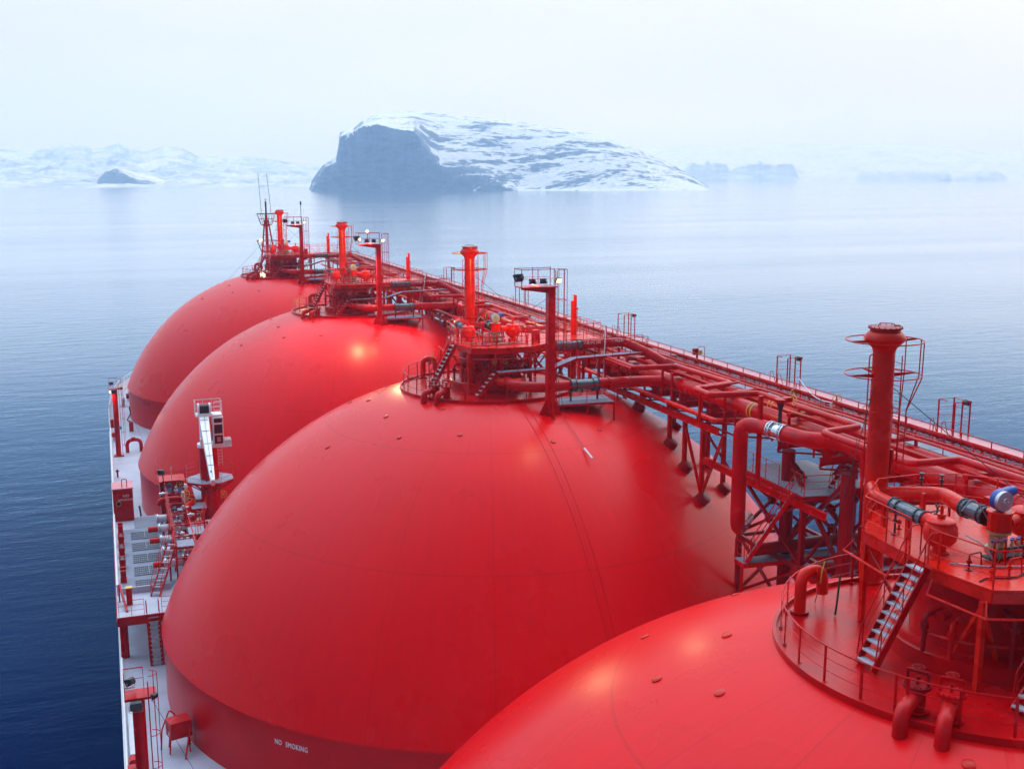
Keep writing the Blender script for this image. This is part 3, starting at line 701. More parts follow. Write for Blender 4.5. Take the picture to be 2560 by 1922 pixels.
def tall_gn():
    t = thing('vent_gooseneck', Q(-3.4, 4.15, 33.03), '', 'vent pipe')
    MB().tube(arc([Q(-3.4, 4.15, 33.0), Q(-3.4, 4.15, 34.35), Q(-2.5, 4.3, 34.35), Q(-2.45, 4.3, 33.5)], .42, 8), .19, 18).build('pipe', 'orange_red', t)
    f = MB().cyl(Q(-3.4, 4.15, 33.03), Q(-3.4, 4.15, 33.1), .3, 20); f.cyl(Q(-2.95, 4.22, 34.2), Q(-2.88, 4.23, 34.2), .29, 20); f.build('flange', 'red', t)
    MB().tube([Q(-2.8, 3.95, 34.0), Q(-2.78, 3.93, 34.4), Q(-2.7, 3.9, 34.75)], .022, 5).build('lanyard', 'yellow', t)
    return t
grp(tall_gn(), 'tall red swan neck vent pipe beside the mast on the %s', 'swan neck vents')
# hanging lashed rope on the nearest plate
for k, (x, y) in enumerate(((-1.75, 3.5),)):
    yy = 24.7+y; m_ = MB().tube([(x-.75, yy, 33.05), (x-.72, yy, 33.3), (x-.63, yy, 34.4)], .035, 7); m2 = MB().tube([(x-.63, yy, 34.4), (x+.1, yy+.5, 38.8)], .01, 4)
    r_ = thing('lashing', (x-.75, yy, 33.05), 'dark green rope lashing tied to the top plate of the nearest dome', 'rope'); m_.build('rope_wrap', 'rope_dark', r_); m2.build('line', 'red_dark', r_)
# ---- floodlight masts
def floodlight(c, aim, parent, s=1.0, lit=False, name='floodlight'):
    c = Vector(c); aim = Vector(aim).normalized(); u, v = fr(aim)
    M_ = Matrix((u, -aim, v)).transposed()
    b = MB(); P = []
    for k, (w_, h_, d_) in enumerate(((.42, .30, 0), (.40, .28, .03), (.20, .14, -.3))): pass
    q = lambda a, b_, e: c+u*a*s+v*b_*s+aim*e*s
    f0 = [q(-.24, -.18, .12), q(.24, -.18, .12), q(.24, .18, .12), q(-.24, .18, .12)]
    f1 = [q(-.24, -.18, 0), q(.24, -.18, 0), q(.24, .18, 0), q(-.24, .18, 0)]
    f2 = [q(-.12, -.09, -.22), q(.12, -.09, -.22), q(.12, .09, -.22), q(-.12, .09, -.22)]
    b.add(f0+f1+f2, [(3, 2, 1, 0), (0, 1, 5, 4), (1, 2, 6, 5), (2, 3, 7, 6), (3, 0, 4, 7), (4, 5, 9, 8), (5, 6, 10, 9), (6, 7, 11, 10), (7, 4, 8, 11), (8, 9, 10, 11)])
    o = b.build(name, 'black', parent, smooth=False)
    g = MB().add([q(-.21, -.15, .125), q(.21, -.15, .125), q(.21, .15, .125), q(-.21, .15, .125)], [(0, 1, 2, 3)])
    g.add([q(-.21, -.15, .135), q(.21, -.15, .135), q(.21, .15, .135), q(-.21, .15, .135)], [(0, 1, 2, 3)])
    g.build('lens', 'lamp_glow' if lit else 'glass_dark', o, smooth=False)
    y = MB().tube([q(-.27, 0, 0), q(-.27, -.05, -.05), c+Vector((0, 0, -.3*s))-u*.27*s, c+Vector((0, 0, -.3*s))+u*.27*s, q(.27, -.05, -.05), q(.27, 0, 0)], .018, 5); y.build('bracket', 'galv', o)
    return o
def lamp(c, aim, power, parent, size=.14, spread=150, color=(1, .66, .30)):
    d = bpy.data.lights.new('lamp_light', 'SPOT'); o = bpy.data.objects.new('lamp_light', d); COL.objects.link(o)
    d.energy = power; d.color = color; d.shadow_soft_size = size; d.spot_size = radians(spread); d.spot_blend = .6
    off = Vector((0, 0, 0)); q = parent
    while q is not None: off += q.location; q = q.parent
    o.parent = parent; o.location = Vector(c)-off; o.rotation_euler = Vector(aim).to_track_quat('-Z', 'Y').to_euler()
    return o
def flood_mast(k, label, lit):
    y0 = YC[k]; G = lambda x, y, z: (x, y0+y, z)
    mx_, my_ = 1.45, -7.55; zb = ZC+sqrt(R*R-mx_**2-my_**2)-.05
    t = thing('floodlight_mast', G(mx_, my_, zb), label, 'light mast', 'floodlight masts on the tanks')
    MB().beam(G(mx_, my_, zb), G(mx_, my_, 40.3), .46, .46).build('post', 'red', t, smooth=False)
    g = MB()
    for dx, dy in ((1, 0), (-1, 0), (0, 1), (0, -1)):
        s_ = Vector((dy, dx, 0))*.02; a = Vector(G(mx_+dx*.23, my_+dy*.23, zb+1.1)); b = Vector(G(mx_+dx*.85, my_+dy*.85, zb-.15)); e_ = Vector(G(mx_+dx*.23, my_+dy*.23, zb-.1))
        g.add([a-s_, b-s_, e_-s_, a+s_, b+s_, e_+s_], [(0, 1, 2), (5, 4, 3), (0, 3, 4, 1), (1, 4, 5, 2)])
    g.build('base_gusset', 'red', t, smooth=False)
    pf = MB().prism([(mx_-2.0, y0+my_-.35), (mx_+.35, y0+my_-.35), (mx_+.35, y0+my_+.9), (mx_-2.0, y0+my_+.9)], 40.3, 40.36)
    s_ = [(mx_-.23, 40.28), (mx_-.23, 39.95), (mx_-1.9, 40.2), (mx_-1.9, 40.28)]
    pf.add([(x, y0+my_-.05, z) for x, z in s_]+[(x, y0+my_+.05, z) for x, z in s_], [(0, 1, 2, 3), (7, 6, 5, 4), (0, 4, 5, 1), (1, 5, 6, 2), (2, 6, 7, 3), (3, 7, 4, 0)])
    pf.build('platform', 'red', t, smooth=False)
    rl = MB(); rail_line(rl, [G(mx_-2.0, my_-.33, 40.36), G(mx_+.1, my_-.33, 40.36)], rails=(1.05, .5), step=1.05); rail_line(rl, [G(mx_-2.0, my_-.33, 40.36), G(mx_-2.0, my_+.88, 40.36), G(mx_+.33, my_+.88, 40.36)], rails=(1.05, .5), step=1.2)
    rl.build('railing', 'red', t)
    ld = MB(); ladder(ld, G(mx_+.42, my_+.1, zb+.4), G(mx_+.42, my_+.1, 41.3), (.02, .19, 0), 30, .022); ld.build('ladder', 'red', t)
    cg = MB()
    for (dx, dy) in ((.75, -.3), (1.05, -.1), (1.05, .3), (.75, .5)): cg.tube([G(mx_+dx, my_+dy, 36.2), G(mx_+dx, my_+dy, 41.35)], .02, 5)
    for z in (36.2, 37.6, 39.5, 41.35): cg.tube([G(mx_+.42, my_-.12, z), G(mx_+.75, my_-.3, z), G(mx_+1.05, my_-.1, z), G(mx_+1.05, my_+.3, z), G(mx_+.75, my_+.5, z), G(mx_+.42, my_+.3, z)], .018, 5)
    cg.build('ladder_cage', 'red', t)
    floodlight(G(mx_-2.1, my_-.1, 40.95), (-.5, .8, -.5), t, 1.25)
    floodlight(G(mx_-1.05, my_+.3, 40.66), (.1, 1, -.5), t, .85)
    floodlight(G(mx_-.35, my_+.3, 40.66), (.2, 1, -.45), t, .85)
    fl = floodlight(G(mx_+.38, my_-.25, 40.75), (.35, -1, -.55), t, .8, lit >= 1)
    MB().tube([G(mx_-.2, my_+.1, 39.6), G(mx_-2.6, my_+5.5, 36.2)], .013, 4).build('stay_wire', 'black', t)
    if lit:
        bulb = MB().sphere(G(mx_+.40, my_-.42, 40.68), .12, 10); bulb.build('lamp_bulb', 'lamp_glow', t)
    if lit >= 3:
        MB().sphere(G(mx_-1.9, my_-.25, 40.85), .14, 10).build('lamp_bulb', 'lamp_glow', t)
        MB().sphere(G(mx_-1.1, my_-.2, 41.6), .14, 10).build('lamp_bulb', 'lamp_glow', t)
        MB().beam(G(mx_-1.1, my_-.2, 40.4), G(mx_-1.1, my_-.2, 41.5), .04).build('lamp_post', 'red', t)
    # lit lamps wash the equipment behind them
    lamp(G(mx_-.6, my_+.6, 40.5), (-.1, 1, -.75), 6000, t, spread=125, color=(1, .60, .16))
    lamp(G(mx_+.40, my_-.5, 40.7), (.1, -1, -.55), 1500, t, spread=165)
    if lit >= 3: lamp(G(mx_-1.9, my_-.5, 40.8), (-.2, -.8, -.8), 4200, t, spread=165)
    return t
fm = {1: flood_mast(1, 'square floodlight mast at the second dome, only its starboard lamp lit', 1), 2: flood_mast(2, 'square floodlight mast with three blazing lamps at the third dome', 3), 3: flood_mast(3, 'square floodlight mast with a lit lamp at the farthest dome', 1)}
# ---- slender bright mast with a flat cap, starboard of each tower
def slim_mast():
    x, y = 6.7, 1.05; t = thing('slim_mast', Q(x, y, 32.7), '', 'mast')
    MB().cyl(Q(x, y, 32.6), Q(x, y, 38.35), .21, 20).build('pipe', 'orange_red', t)
    MB().cyl(Q(x+.1, y, 38.3), Q(x+.1, y, 38.75), .12, 16).build('tip', 'orange_red', t)
    g = MB(); g.tube([Q(x-.18, y-.1, 38.35), Q(x-.18, y-.1, 38.8), Q(x+.05, y-.1, 38.8)], .012, 4)
    for z in (37.8, 36.9, 36.6): g.cyl(Q(x+.18, y-.08, z), Q(x+.3, y-.1, z), .06, 8)
    g.tube([Q(x+.27, y, 33), Q(x+.27, y, 37.9)], .02, 5); g.build('fitting', 'orange_red', t)
    for z in (34.5, 36.3): MB().cyl(Q(x, y, z), Q(x, y, z+.06), .25, 20).build('collar', 'orange_red', t)
    return t
grp(slim_mast(), 'slim bright orange red mast beside the tower of the %s', 'slim masts')
# ---- header pipes leaving the drum towards the pipe rack
def header():
    t = thing('liquid_header', Q(3.5, -6.2, 32.9), '', 'pipe')
    MB().tube(arc([Q(-.2, -3.0, 34.1), Q(-.1, -5.0, 33.9), Q(1.0, -6.35, 33.9), Q(3.3, -6.3, 33.9)], .9, 8), .34, 24).build('pipe', 'red', t)
    MB().tube(arc([Q(1.0, -2.6, 34.1), Q(1.0, -4.2, 33.95), Q(-.6, -4.4, 33.95), Q(-.7, -2.8, 34.1)], .7, 8), .24, 20).build('pipe', 'orange_red', t)
    bellows(Q(3.3, -6.3, 33.9), Q(5.2, -6.4, 33.9), .36, t)
    MB().tube(arc([Q(5.2, -6.4, 33.9), Q(8.0, -6.6, 33.9), Q(9.7, -7.6, 34.0)], .8, 8), .36, 24).build('pipe', 'red', t)
    f = MB(); [flange(f, Q(x, -6.5, 33.9), (1, -.05, 0), .42, .05) for x in (5.9, 7.4)]; f.build('flange', 'red', t)
    c_ = MB(); c_.box(Q(4.3, -6.35, 34.3), (1.9, .7, .02)) if 0 else None
    for x in (3.35, 5.2):
        MB().beam(Q(x, -6.35, 32.9), Q(x, -6.35, 33.6), .1, .1).build('pipe_support', 'dark_steel', t)
    for i in range(4):
        v = MB().cyl(Q(-.6+i*.75, -2.9, 34.2), Q(-.6+i*.75, -2.9, 34.75), .10, 10); bolts_ring(v, Q(-.6+i*.75, -2.9, 34.5), (0, 0, 1), .16, 10, .02, .12); v.build('valve', 'dark_steel', t)
        wheel(Q(-.6+i*.75, -3.05, 35.1), .17, 'y', 'yellow' if i < 2 else 'red', t)
    return t
grp(header(), 'thick red pipe with grey bellows running starboard across the %s', 'header pipes')
def ramp_walk():
    t = thing('crossing_walkway', Q(4, -3.2, 34.4), '', 'walkway')
    P = [Q(-.6, -3.75, 34.55), Q(3.0, -3.75, 34.6), Q(4.9, -3.3, 35.1), Q(10.2, -3.1, 35.2)]
    g = MB()
    for a, b in zip(P, P[1:]): g.beam(a, b, .75, .05)
    g.build('grating', 'grating', t, smooth=False)
    s_ = MB()
    for d in (-.38, .38):
        for a, b in zip(P, P[1:]): s_.beam(Vector(a)+Vector((0, d, -.03)), Vector(b)+Vector((0, d, -.03)), .04, .14)
    for x in (-.4, 2.8, 5.4, 8, 10): s_.beam(Q(x, -3.5, 34.5 if x < 3 else 35.1), Q(x, -3.5, ZC+sqrt(R*R-x*x-12)), .09, .09)
    s_.build('frame', 'red', t, smooth=False)
    for d in (-.38, .38):
        m_ = MB(); rail_line(m_, [Vector(p)+Vector((0, d, 0)) for p in P], step=1.4); m_.build('railing', 'red', t)
    return t
grp(ramp_walk(), 'narrow railed grating walkway crossing to starboard on the %s', 'crossing walkways')
grp(stair(Q(-2.1, -3.9, 33.05), Q(-.75, -3.75, 34.5), (0.04, .33, 0), 6), 'short stair up to the crossing walkway on the %s', 'short stairs on the plates')
def joint_platform():
    t = thing('joint_platform', Q(4.3, -6.2, 32.5), '', 'platform')
    MB().prism([(x, Y1+y) for x, y in ((2.2, -7.2), (5.9, -7.4), (6.2, -5.2), (2.9, -5.1))], 32.86, 32.9).build('grating', 'grating', t, smooth=False)
    f = MB(); PP = [(2.2, -7.2), (5.9, -7.4), (6.2, -5.2), (2.9, -5.1)]
    for a, b in zip(PP, PP[1:]+PP[:1]): f.beam(Q(*a, 32.8), Q(*b, 32.8), .06, .12)
    f.build('frame', 'red', t, smooth=False)
    for x, y in PP+[(4.1, -7.3)]: MB().beam(Q(x, y, ZC+sqrt(R*R-x*x-y*y)-.1), Q(x, y, 32.8), .1, .1).build('leg', 'red', t, smooth=False)
    m_ = MB(); rail_line(m_, [Q(2.2, -7.2, 32.9), Q(5.9, -7.4, 32.9), Q(6.2, -5.2, 32.9)], step=1.8); m_.build('railing', 'red', t)
    return t
grp(joint_platform(), 'small grating platform under the bellows joint of the %s', 'bellows platforms')
def vapour():
    t = thing('vapour_pipe', Q(5.5, -3.6, 35.0), '', 'pipe'); t['category'] = 'pipe'
    y = -1.9
    MB().tube(arc([Q(2.6, -1.0, 35.3), Q(3.3, y, 35.75), Q(4.1, y, 35.75)], .5), .30, 20).build('pipe', 'orange_red', t)
    bellows(Q(4.1, y, 35.75), Q(6.0, y, 35.75), .30, t)
    MB().tube(arc([Q(6.0, y, 35.75), Q(9.2, y, 35.75), Q(10.2, y-1.4, 35.2), Q(11.3, y-3, 34.4)], .5), .31, 20).build('pipe', 'red', t)
    global yc
    for w_, o_ in (('VAPOR', -.95), ('LINE', .95)): lettering('lettering', w_, .44, lambda a, b, d: Q(7.6+o_+a*.9, y-.315*cos(b/.315*.9)-d*.3, 35.80+.315*sin(b/.315*.9)+.06), 'white', t)
    [MB().beam(Q(x, y, 33.0 if x < 5 else 32.4), Q(x, y, 35.4), .12, .12).build('pipe_support', 'red', t) for x in (4.1, 6.2, 8.8)]
    return t
grp(vapour(), 'orange red vapour pipe lettered VAPOR LINE, on the starboard side of the %s', 'vapour pipes')

def deck_clutter():
    t = thing('deck_fittings', Q(.5, -1.6, 36), '', 'pipe fittings')
    rnd = random.Random(5)
    for i in range(34):
        x = rnd.uniform(-1.5, 3.2); y = rnd.uniform(-1.9, -.9) if i % 2 else rnd.uniform(1.0, 3.8)
        if abs(x-.6) < .5 and y > .8: continue
        h = rnd.uniform(.25, .7); m_ = MB(); m_.cyl(Q(x, y, 36), Q(x, y, 36+h), .035, 8); m_.cyl(Q(x, y, 36), Q(x, y, 36.03), .1, 12); m_.cyl(Q(x, y, 36+h*.6), Q(x, y, 36+h*.6+.09), .075, 10)
        if i % 3 == 0: m_.tube(arc([Q(x, y, 36+h), Q(x, y, 36+h+.12), Q(x+.5, y+.1, 36+h+.1), Q(x+.55, y+.1, 36)], .08), .025, 6)
        m_.build('fitting', ('red', 'red_dark', 'dark_steel', 'orange_red')[i % 4], t)
    for x, y, w_ in ((3.2, -.6, .5), (2.7, 2.6, .4)): MB().box(Q(x, y, 36.35), (w_, .35, .7)).build('junction_box', 'red', t, smooth=False)
    MB().tube([Q(-1.9+.3*i, -1.9+.12*sin(i*1.3), 36.03) for i in range(14)], .022, 5).build('hose', 'black', t)
    MB().tube(arc([Q(-1.7, -.5, 36.05), Q(-.9, -1.1, 36.05), Q(.2, -1.5, 36.05), Q(1.7, -1.2, 36.05), Q(2.6, -.9, 36.4)], .3), .03, 6).build('small_pipe', 'steel', t)
    return t
grp(deck_clutter(), 'small vent stubs, boxes and hoses scattered over the tower deck of the %s', 'fittings on the tower decks')
def under_deck():
    t = thing('drum_piping', Q(0, -2.6, 34), '', 'pipes')
    rnd = random.Random(9)
    for i in range(9):
        a = radians(195+i*17); x, y = 2.35*cos(a), 2.35*sin(a); z = rnd.uniform(34.3, 35.1)
        m_ = MB().tube(arc([Q(x*.84, y*.84, z), Q(x*1.15, y*1.15, z), Q(x*1.15, y*1.15, 33.6)], .15), .07, 8); m_.cyl(Q(x*1.15, y*1.15, z-.35), Q(x*1.15, y*1.15, z-.2), .13, 10)
        m_.build('branch_pipe', 'red' if i % 3 else 'red_dark', t)
    MB().tube([Q(2.62*cos(radians(195+k*9)), 2.62*sin(radians(195+k*9)), 34.15) for k in range(18)], .05, 6).build('ring_pipe', 'red', t)
    return t
grp(under_deck(), 'ring of branch pipes round the drum beneath the tower deck of the %s', 'pipes round the drums')
# ================================================================ PIPE RACK ALONG THE STARBOARD FLANK OF THE DOMES
def surf(x, y, k=1):
    """height of the dome nearest in y at (x, y), world coordinates"""
    best = 14.1
    for c in YC:
        q = R*R-x*x-(y-c)**2
        if q > 0: best = max(best, ZC+sqrt(q)) if hypot(x, y-c) < 21.9 else best
    return best
YA, YB = 6., 178.
def long_pipe(x, z, r, name, label, mat='red', n=20, bands=(), flg=6.0, sag=0):
    t = thing(name, (x, YA, z), label, 'pipe', None)
    MB().cyl((x, YA, z), (x, YB, z), r, n).build('pipe', mat, t)
    y = YA+3
    f = MB()
    j = 0
    while y < YB:
        f = MB().cyl((x, y, z), (x, y+.07, z), r*1.05, n); f.build('weld_collar', mat, t); y += flg*2
    for y in bands:
        for d in (0, .34): MB().cyl((x, y+d, z), (x, y+d+.1, z), r*1.03, n).build('yellow_band', 'yellow', t)
    return t
long_pipe(9.75, 34.0, .46, 'cargo_pipe', 'thickest long red cargo pipe, the nearer of the two on the rack, banded yellow', n=32, bands=(52.2, 97.5))
long_pipe(11.45, 34.05, .34, 'cargo_pipe', 'second thick red cargo pipe just starboard of the thickest one, banded yellow', n=28, bands=(52.9,))
long_pipe(13.3, 33.7, .13, 'service_pipe', 'thin red pipe running between the grating walk and the covered walk', n=12)
long_pipe(13.15, 34.75, .10, 'service_pipe', 'thinnest red pipe running right under the rail of the covered walk', n=10)
YA_ = YA; YA = 61.
lp_ = long_pipe(8.75, 33.0, .15, 'service_pipe', 'low red pipe on the port edge of the rack, turning in beside the riser', n=12)
MB().tube(arc([(8.75, 61.1, 33.0), (8.75, 54.9, 33.0), (10.6, 54.5, 33.0)], .5), .15, 12).build('bend', 'orange_red', lp_)
YA = YA_
long_pipe(10.6, 33.2, .12, 'service_pipe', 'small red pipe between the feet of the two thick cargo pipes', n=10)
def loop_pipe(dy, label):
    o = [(10.0, 67.4), (7.15, 66.5), (7.15, 62.6), (9.95, 61.9), (10.1, 55.6), (7.25, 54.9), (7.1, 52.7), (9.9, 52.3)]
    pts = [(10.9, 75, 34.95)]+[(10.4, 69, 34.95)] + [(x+.3 if x > 9 else x, y, 35.0) for x, y in [(10.1, 62.0), (7.2, 62.0), (7.2, 64.0)]][:0]
    P = [(7.25, 69.5), (7.15, 62.3), (9.95, 61.9), (10.15, 55.6), (7.3, 54.75), (7.08, 52.8), (10.0, 52.5), (10.0, 46.0), (10.0, 42.0), (7.5, 38.2+1), (7.5, 36.9), (9.95, 36.8), (10.2, 33.8), (10.2, 26)]
    t = thing('expansion_loop_pipe', (7.25, 62+dy, 35.0), label, 'pipe', 'pipes bent in expansion loops')
    z = 35.0
    MB().tube(arc([(x, y+dy, z) for x, y in [(7.25, 72.0), (7.15, 62.3), (9.95, 61.9), (10.1, 55.6), (7.3, 54.85), (7.15, 52.9), (9.95, 52.4), (9.95, 43.5), (7.5, 43.1), (7.5, 36.9), (9.95, 36.7), (10.1, 27.2)]], .35, 6), .17, 14).build('pipe', 'red', t)
    MB().tube(arc([(x, y+dy, z+.02) for x, y in [(7.0, 72.0), (6.8, 62.8), (6.8, 62.1)]], .3, 5), .07, 8).build('pipe', 'red', t)
    MB().tube(arc([(x, y+dy, z+.1) for x, y in [(10.5, 61.5), (10.5, 55.3), (7.7, 54.6)]], .3, 5), .08, 8).build('pipe', 'red', t)
    for (x, y) in ((9.0, 62.05), (10.0, 58.8), (7.3, 54.3), (9.9, 48.5), (7.5, 40), (10.0, 32)):
        MB().beam((x, y+dy, 33.1), (x, y+dy, z-.12), .12, .12).build('pipe_post', 'red', t, smooth=False)
    return t
for i, (dy, w_) in enumerate(((0, 'between the nearest and second domes'), (45, 'between the second and third domes'), (90, 'between the third and farthest domes'))):
    if i == 0: L0 = loop_pipe(0, 'red pipe with square expansion loops above the rack '+w_)
    else: dup(L0, dy, label='red pipe with square expansion loops above the rack '+w_)
# ---- steel rack: one bay pattern repeated from dome to dome
def rack(dy, label):
    t = thing('pipe_rack', (12, 47.35+dy, 31), label, 'steel frame', 'steel pipe racks')
    y0, y1 = 25.0+dy, 70.0+dy
    for x in (8.9, 12.05, 14.75):
        MB().ibeam((x, y0 if x > 9 else y0+29.8, 32.35), (x, y1, 32.35), .22, .4).build('long_beam', 'red', t, smooth=False)
    n = 12
    for i in range(n):
        y = y0+1.9+i*(y1-y0)/n
        MB().ibeam((8.6 if y > y0+29.5 else 9.3, y, 32.78), (15.0, y, 32.78), .18, .42).build('cross_beam', 'red', t, smooth=False)
        for x in (9.75, 11.45):
            s_ = MB().box((x, y, 33.3), (.5, .16, .62)); s_.build('pipe_saddle', 'red', t, smooth=False)
    for i in range(n):      # flat lacing between the long beams
        y = y0+1.9+i*(y1-y0)/n; dy_ = (y1-y0)/n
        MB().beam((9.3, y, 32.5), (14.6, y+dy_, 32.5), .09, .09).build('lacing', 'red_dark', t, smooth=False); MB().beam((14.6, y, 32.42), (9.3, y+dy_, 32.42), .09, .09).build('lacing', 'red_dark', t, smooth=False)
        for x in (9.1, 13.3): MB().beam((x, y+.25, 32.95), (x, y+.25, 34.3 if x > 10 else 33.9), .08, .08).build('stub_post', 'red', t, smooth=False)
    for x, z, r_ in ((9.4, 32.0, .08), (10.2, 31.95, .06), (13.2, 32.0, .09)): MB().cyl((x, y0 if x > 11 else y0+30, z), (x, y1, z), r_, 8).build('slung_pipe', 'red_dark', t)
    # legs down to the domes, each on a round boot
    for yc_, ys in ((24.7+dy, (4, 7.6, 10.4, 12.6)), (70+dy, (-12.8, -10.6, -8.6, -4))):
        for yo in ys:
            for x in (9.25, 12.05):
                if (x > 9.5 and abs(yo) > 12.7) or (yo > 0 and x < 10): continue
                y = yc_+yo-(.0 if x < 10 else 0.0); q = R*R-x*x-yo*yo; zz = ZC+sqrt(q)
                MB().beam((x, y, zz+.1), (x, y, 32.2), .24, .24).build('leg', 'red', t, smooth=False)
                nv = Vector((x, yo, sqrt(q))).normalized(); p = Vector((x, y, zz))
                MB().tube([p-nv*.12, p+nv*.42, p+nv*.47], [.44, .42, .34], 22).build('boot', 'red_dark', t)
    x = 9.25
    for yc_, s_ in ((70+dy, -1),):
        f = Vector((x, yc_+s_*12.8, ZC+sqrt(R*R-x*x-12.8**2)+.35)) if abs(12.8) < 20 else None
        for yo in (-2.4, 2.4): MB().beam(f, (x, f.y+yo, 32.15), .15, .15).build('brace', 'red', t, smooth=False)
        MB().beam((9.25, yc_+s_*12.8, 32.1), (12.05, yc_+s_*12.0, 28.5), .12).build('brace', 'red', t, smooth=False)
    # trestle in the gap between two covers, standing on the deck
    ym = 47.35+dy
    C_ = [(10.4, ym-2.6), (14.6, ym-2.6), (10.4, ym+2.6), (14.6, ym+2.6)]
    for (x, y) in C_:
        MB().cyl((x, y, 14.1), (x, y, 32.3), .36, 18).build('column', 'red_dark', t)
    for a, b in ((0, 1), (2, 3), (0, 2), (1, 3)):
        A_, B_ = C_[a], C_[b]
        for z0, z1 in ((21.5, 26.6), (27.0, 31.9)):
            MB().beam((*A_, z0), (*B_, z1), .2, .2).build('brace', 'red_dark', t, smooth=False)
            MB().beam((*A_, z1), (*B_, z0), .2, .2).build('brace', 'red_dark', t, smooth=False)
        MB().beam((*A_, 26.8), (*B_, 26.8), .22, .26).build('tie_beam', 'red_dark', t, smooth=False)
    MB().ibeam((9.2, ym-2.6, 30.15), (9.2, ym+9.6, 30.15), .22, .42).build('side_beam', 'red', t, smooth=False)
    MB().ibeam((14.6, ym-2.6, 30.15), (14.6, ym+2.6, 30.15), .22, .42).build('side_beam', 'red', t, smooth=False)
    for y in (ym+2.2, ym-1.6):
        MB().cyl((8.2, y, 27.0), (16.5, y, 27.0), .34, 20).build('cross_pipe', 'red_dark', t)
    return t
R0 = rack(0, 'red steel pipe rack on boots and a braced trestle between the nearest and second domes')
dup(R0, 45, label='red steel pipe rack on boots between the second and third domes')
dup(R0, 90, label='red steel pipe rack on boots between the third and farthest domes')
# portal frames and thin lines over the cargo pipes
def portals(dy, label):
    t = thing('pipe_portals', (10.6, 40+dy, 33), label, 'steel frame', 'portal frames over the cargo pipes')
    for i in range(7):
        y = 29.0+i*6.4+dy
        MB().beam((9.12, y, 32.95), (9.12, y, 34.75), .12).build('post', 'red', t, smooth=False)
        MB().beam((12.02-.12, y, 32.95), (12.02-.12, y, 34.75), .12).build('post', 'red', t, smooth=False)
        MB().box((10.5, y, 34.68), (2.9, .3, .2)).build('lintel', 'red', t, smooth=False)
    for (x, z, r_) in ((9.3, 34.85, .05), (9.5, 34.84, .035), (11.1, 34.86, .06), (11.35, 34.84, .04), (11.7, 34.85, .05)):
        MB().tube([(x+.03*sin(k*1.7), 26+k*2.25+dy, z+.02*cos(k*2.1)) for k in range(21)], r_, 6).build('thin_line', 'red', t)
    for k in range(22):
        y = 26.5+k*2.05+dy; MB().box((12.0, y, 33.7), (.1, .14, .5)).build('bracket', 'red_dark', t, smooth=False)
    return t
P0 = portals(0, 'low portal frames with thin lines over the cargo pipes beside the nearest dome')
dup(P0, 45, label='low portal frames with thin lines over the cargo pipes beside the second dome'); dup(P0, 90, label='low portal frames with thin lines over the cargo pipes beside the third dome')
# ---- riser with silver joint, its platforms and stairs (between nearest and second domes)
t = thing('riser_pipe', (7.4, 50.05, 28.2), 'fat vertical riser pipe bending into a shiny flanged joint between the nearest domes', 'pipe')
MB().tube(arc([(9.4, 52.3, 27.9), (7.4, 50.05, 28.05), (7.4, 50.05, 34.0), (7.95, 48.75, 34.0)], .9, 10), .40, 28).build('pipe', 'red', t)
MB().cyl((7.93, 48.8, 34.0), (8.03, 48.15, 34.0), .40, 28).build('pipe', 'red', t)
jn = bellows((8.03, 48.15, 34.0), (8.2, 47.1, 34.0), .40, t, 'flanged_joint', 'steel', 'steel')
MB().tube(arc([(8.2, 47.1, 34.0), (8.35, 45.7, 34.0), (9.75, 44.6, 34.0)], 1.1, 10), .42, 28).build('pipe', 'red', t)
t = thing('valve_pedestal', (8.15, 47.6, 34.4), 'dark valve stem with flared red gearbox standing on the shiny pipe joint', 'valve')
MB().lathe([(.10, 34.4), (.09, 35.1), (.20, 35.5), (.22, 35.55)], (8.15, 47.6, 0), 18).build('stem', 'dark_steel', t)
g = MB().lathe([(.28, 35.55), (.30, 35.64), (.30, 35.72), (.02, 35.78)], (8.15, 47.6, 0), 18); g.box((8.5, 47.6, 35.66), (.55, .28, .24)); g.build('gearbox', 'red', t)
wheel((8.95, 47.6, 35.6), .26, 'x', 'yellow', t)
t = thing('tall_post', (8.0, 49.0, 31.0), 'square red post rising beside the riser pipe', 'post'); MB().beam((8.0, 49.2, 30.6), (8.0, 49.2, 35.6), .2, .2).build('post', 'red', t, smooth=False)
t = thing('platform_trestle', (11, 50, 14.1), 'cross braced red trestle under the grating platform beside the riser pipe', 'steel frame')
TP = [(9.45, 53.1), (9.4, 47.0), (13.7, 47.7), (13.7, 53.1)]
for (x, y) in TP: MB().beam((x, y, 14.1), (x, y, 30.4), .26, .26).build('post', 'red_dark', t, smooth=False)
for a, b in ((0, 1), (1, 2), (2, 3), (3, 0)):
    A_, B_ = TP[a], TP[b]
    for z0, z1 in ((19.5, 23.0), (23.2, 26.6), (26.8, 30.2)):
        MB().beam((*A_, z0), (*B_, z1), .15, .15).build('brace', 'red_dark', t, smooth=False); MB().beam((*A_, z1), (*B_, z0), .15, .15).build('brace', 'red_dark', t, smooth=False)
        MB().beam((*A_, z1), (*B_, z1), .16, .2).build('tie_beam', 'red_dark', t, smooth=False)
    g_ = MB().cyl(((A_[0]+B_[0])/2-.02, (A_[1]+B_[1])/2, 28.5), ((A_[0]+B_[0])/2+.02, (A_[1]+B_[1])/2+.02, 28.5), .3, 8); g_.build('gusset', 'red_dark', t)
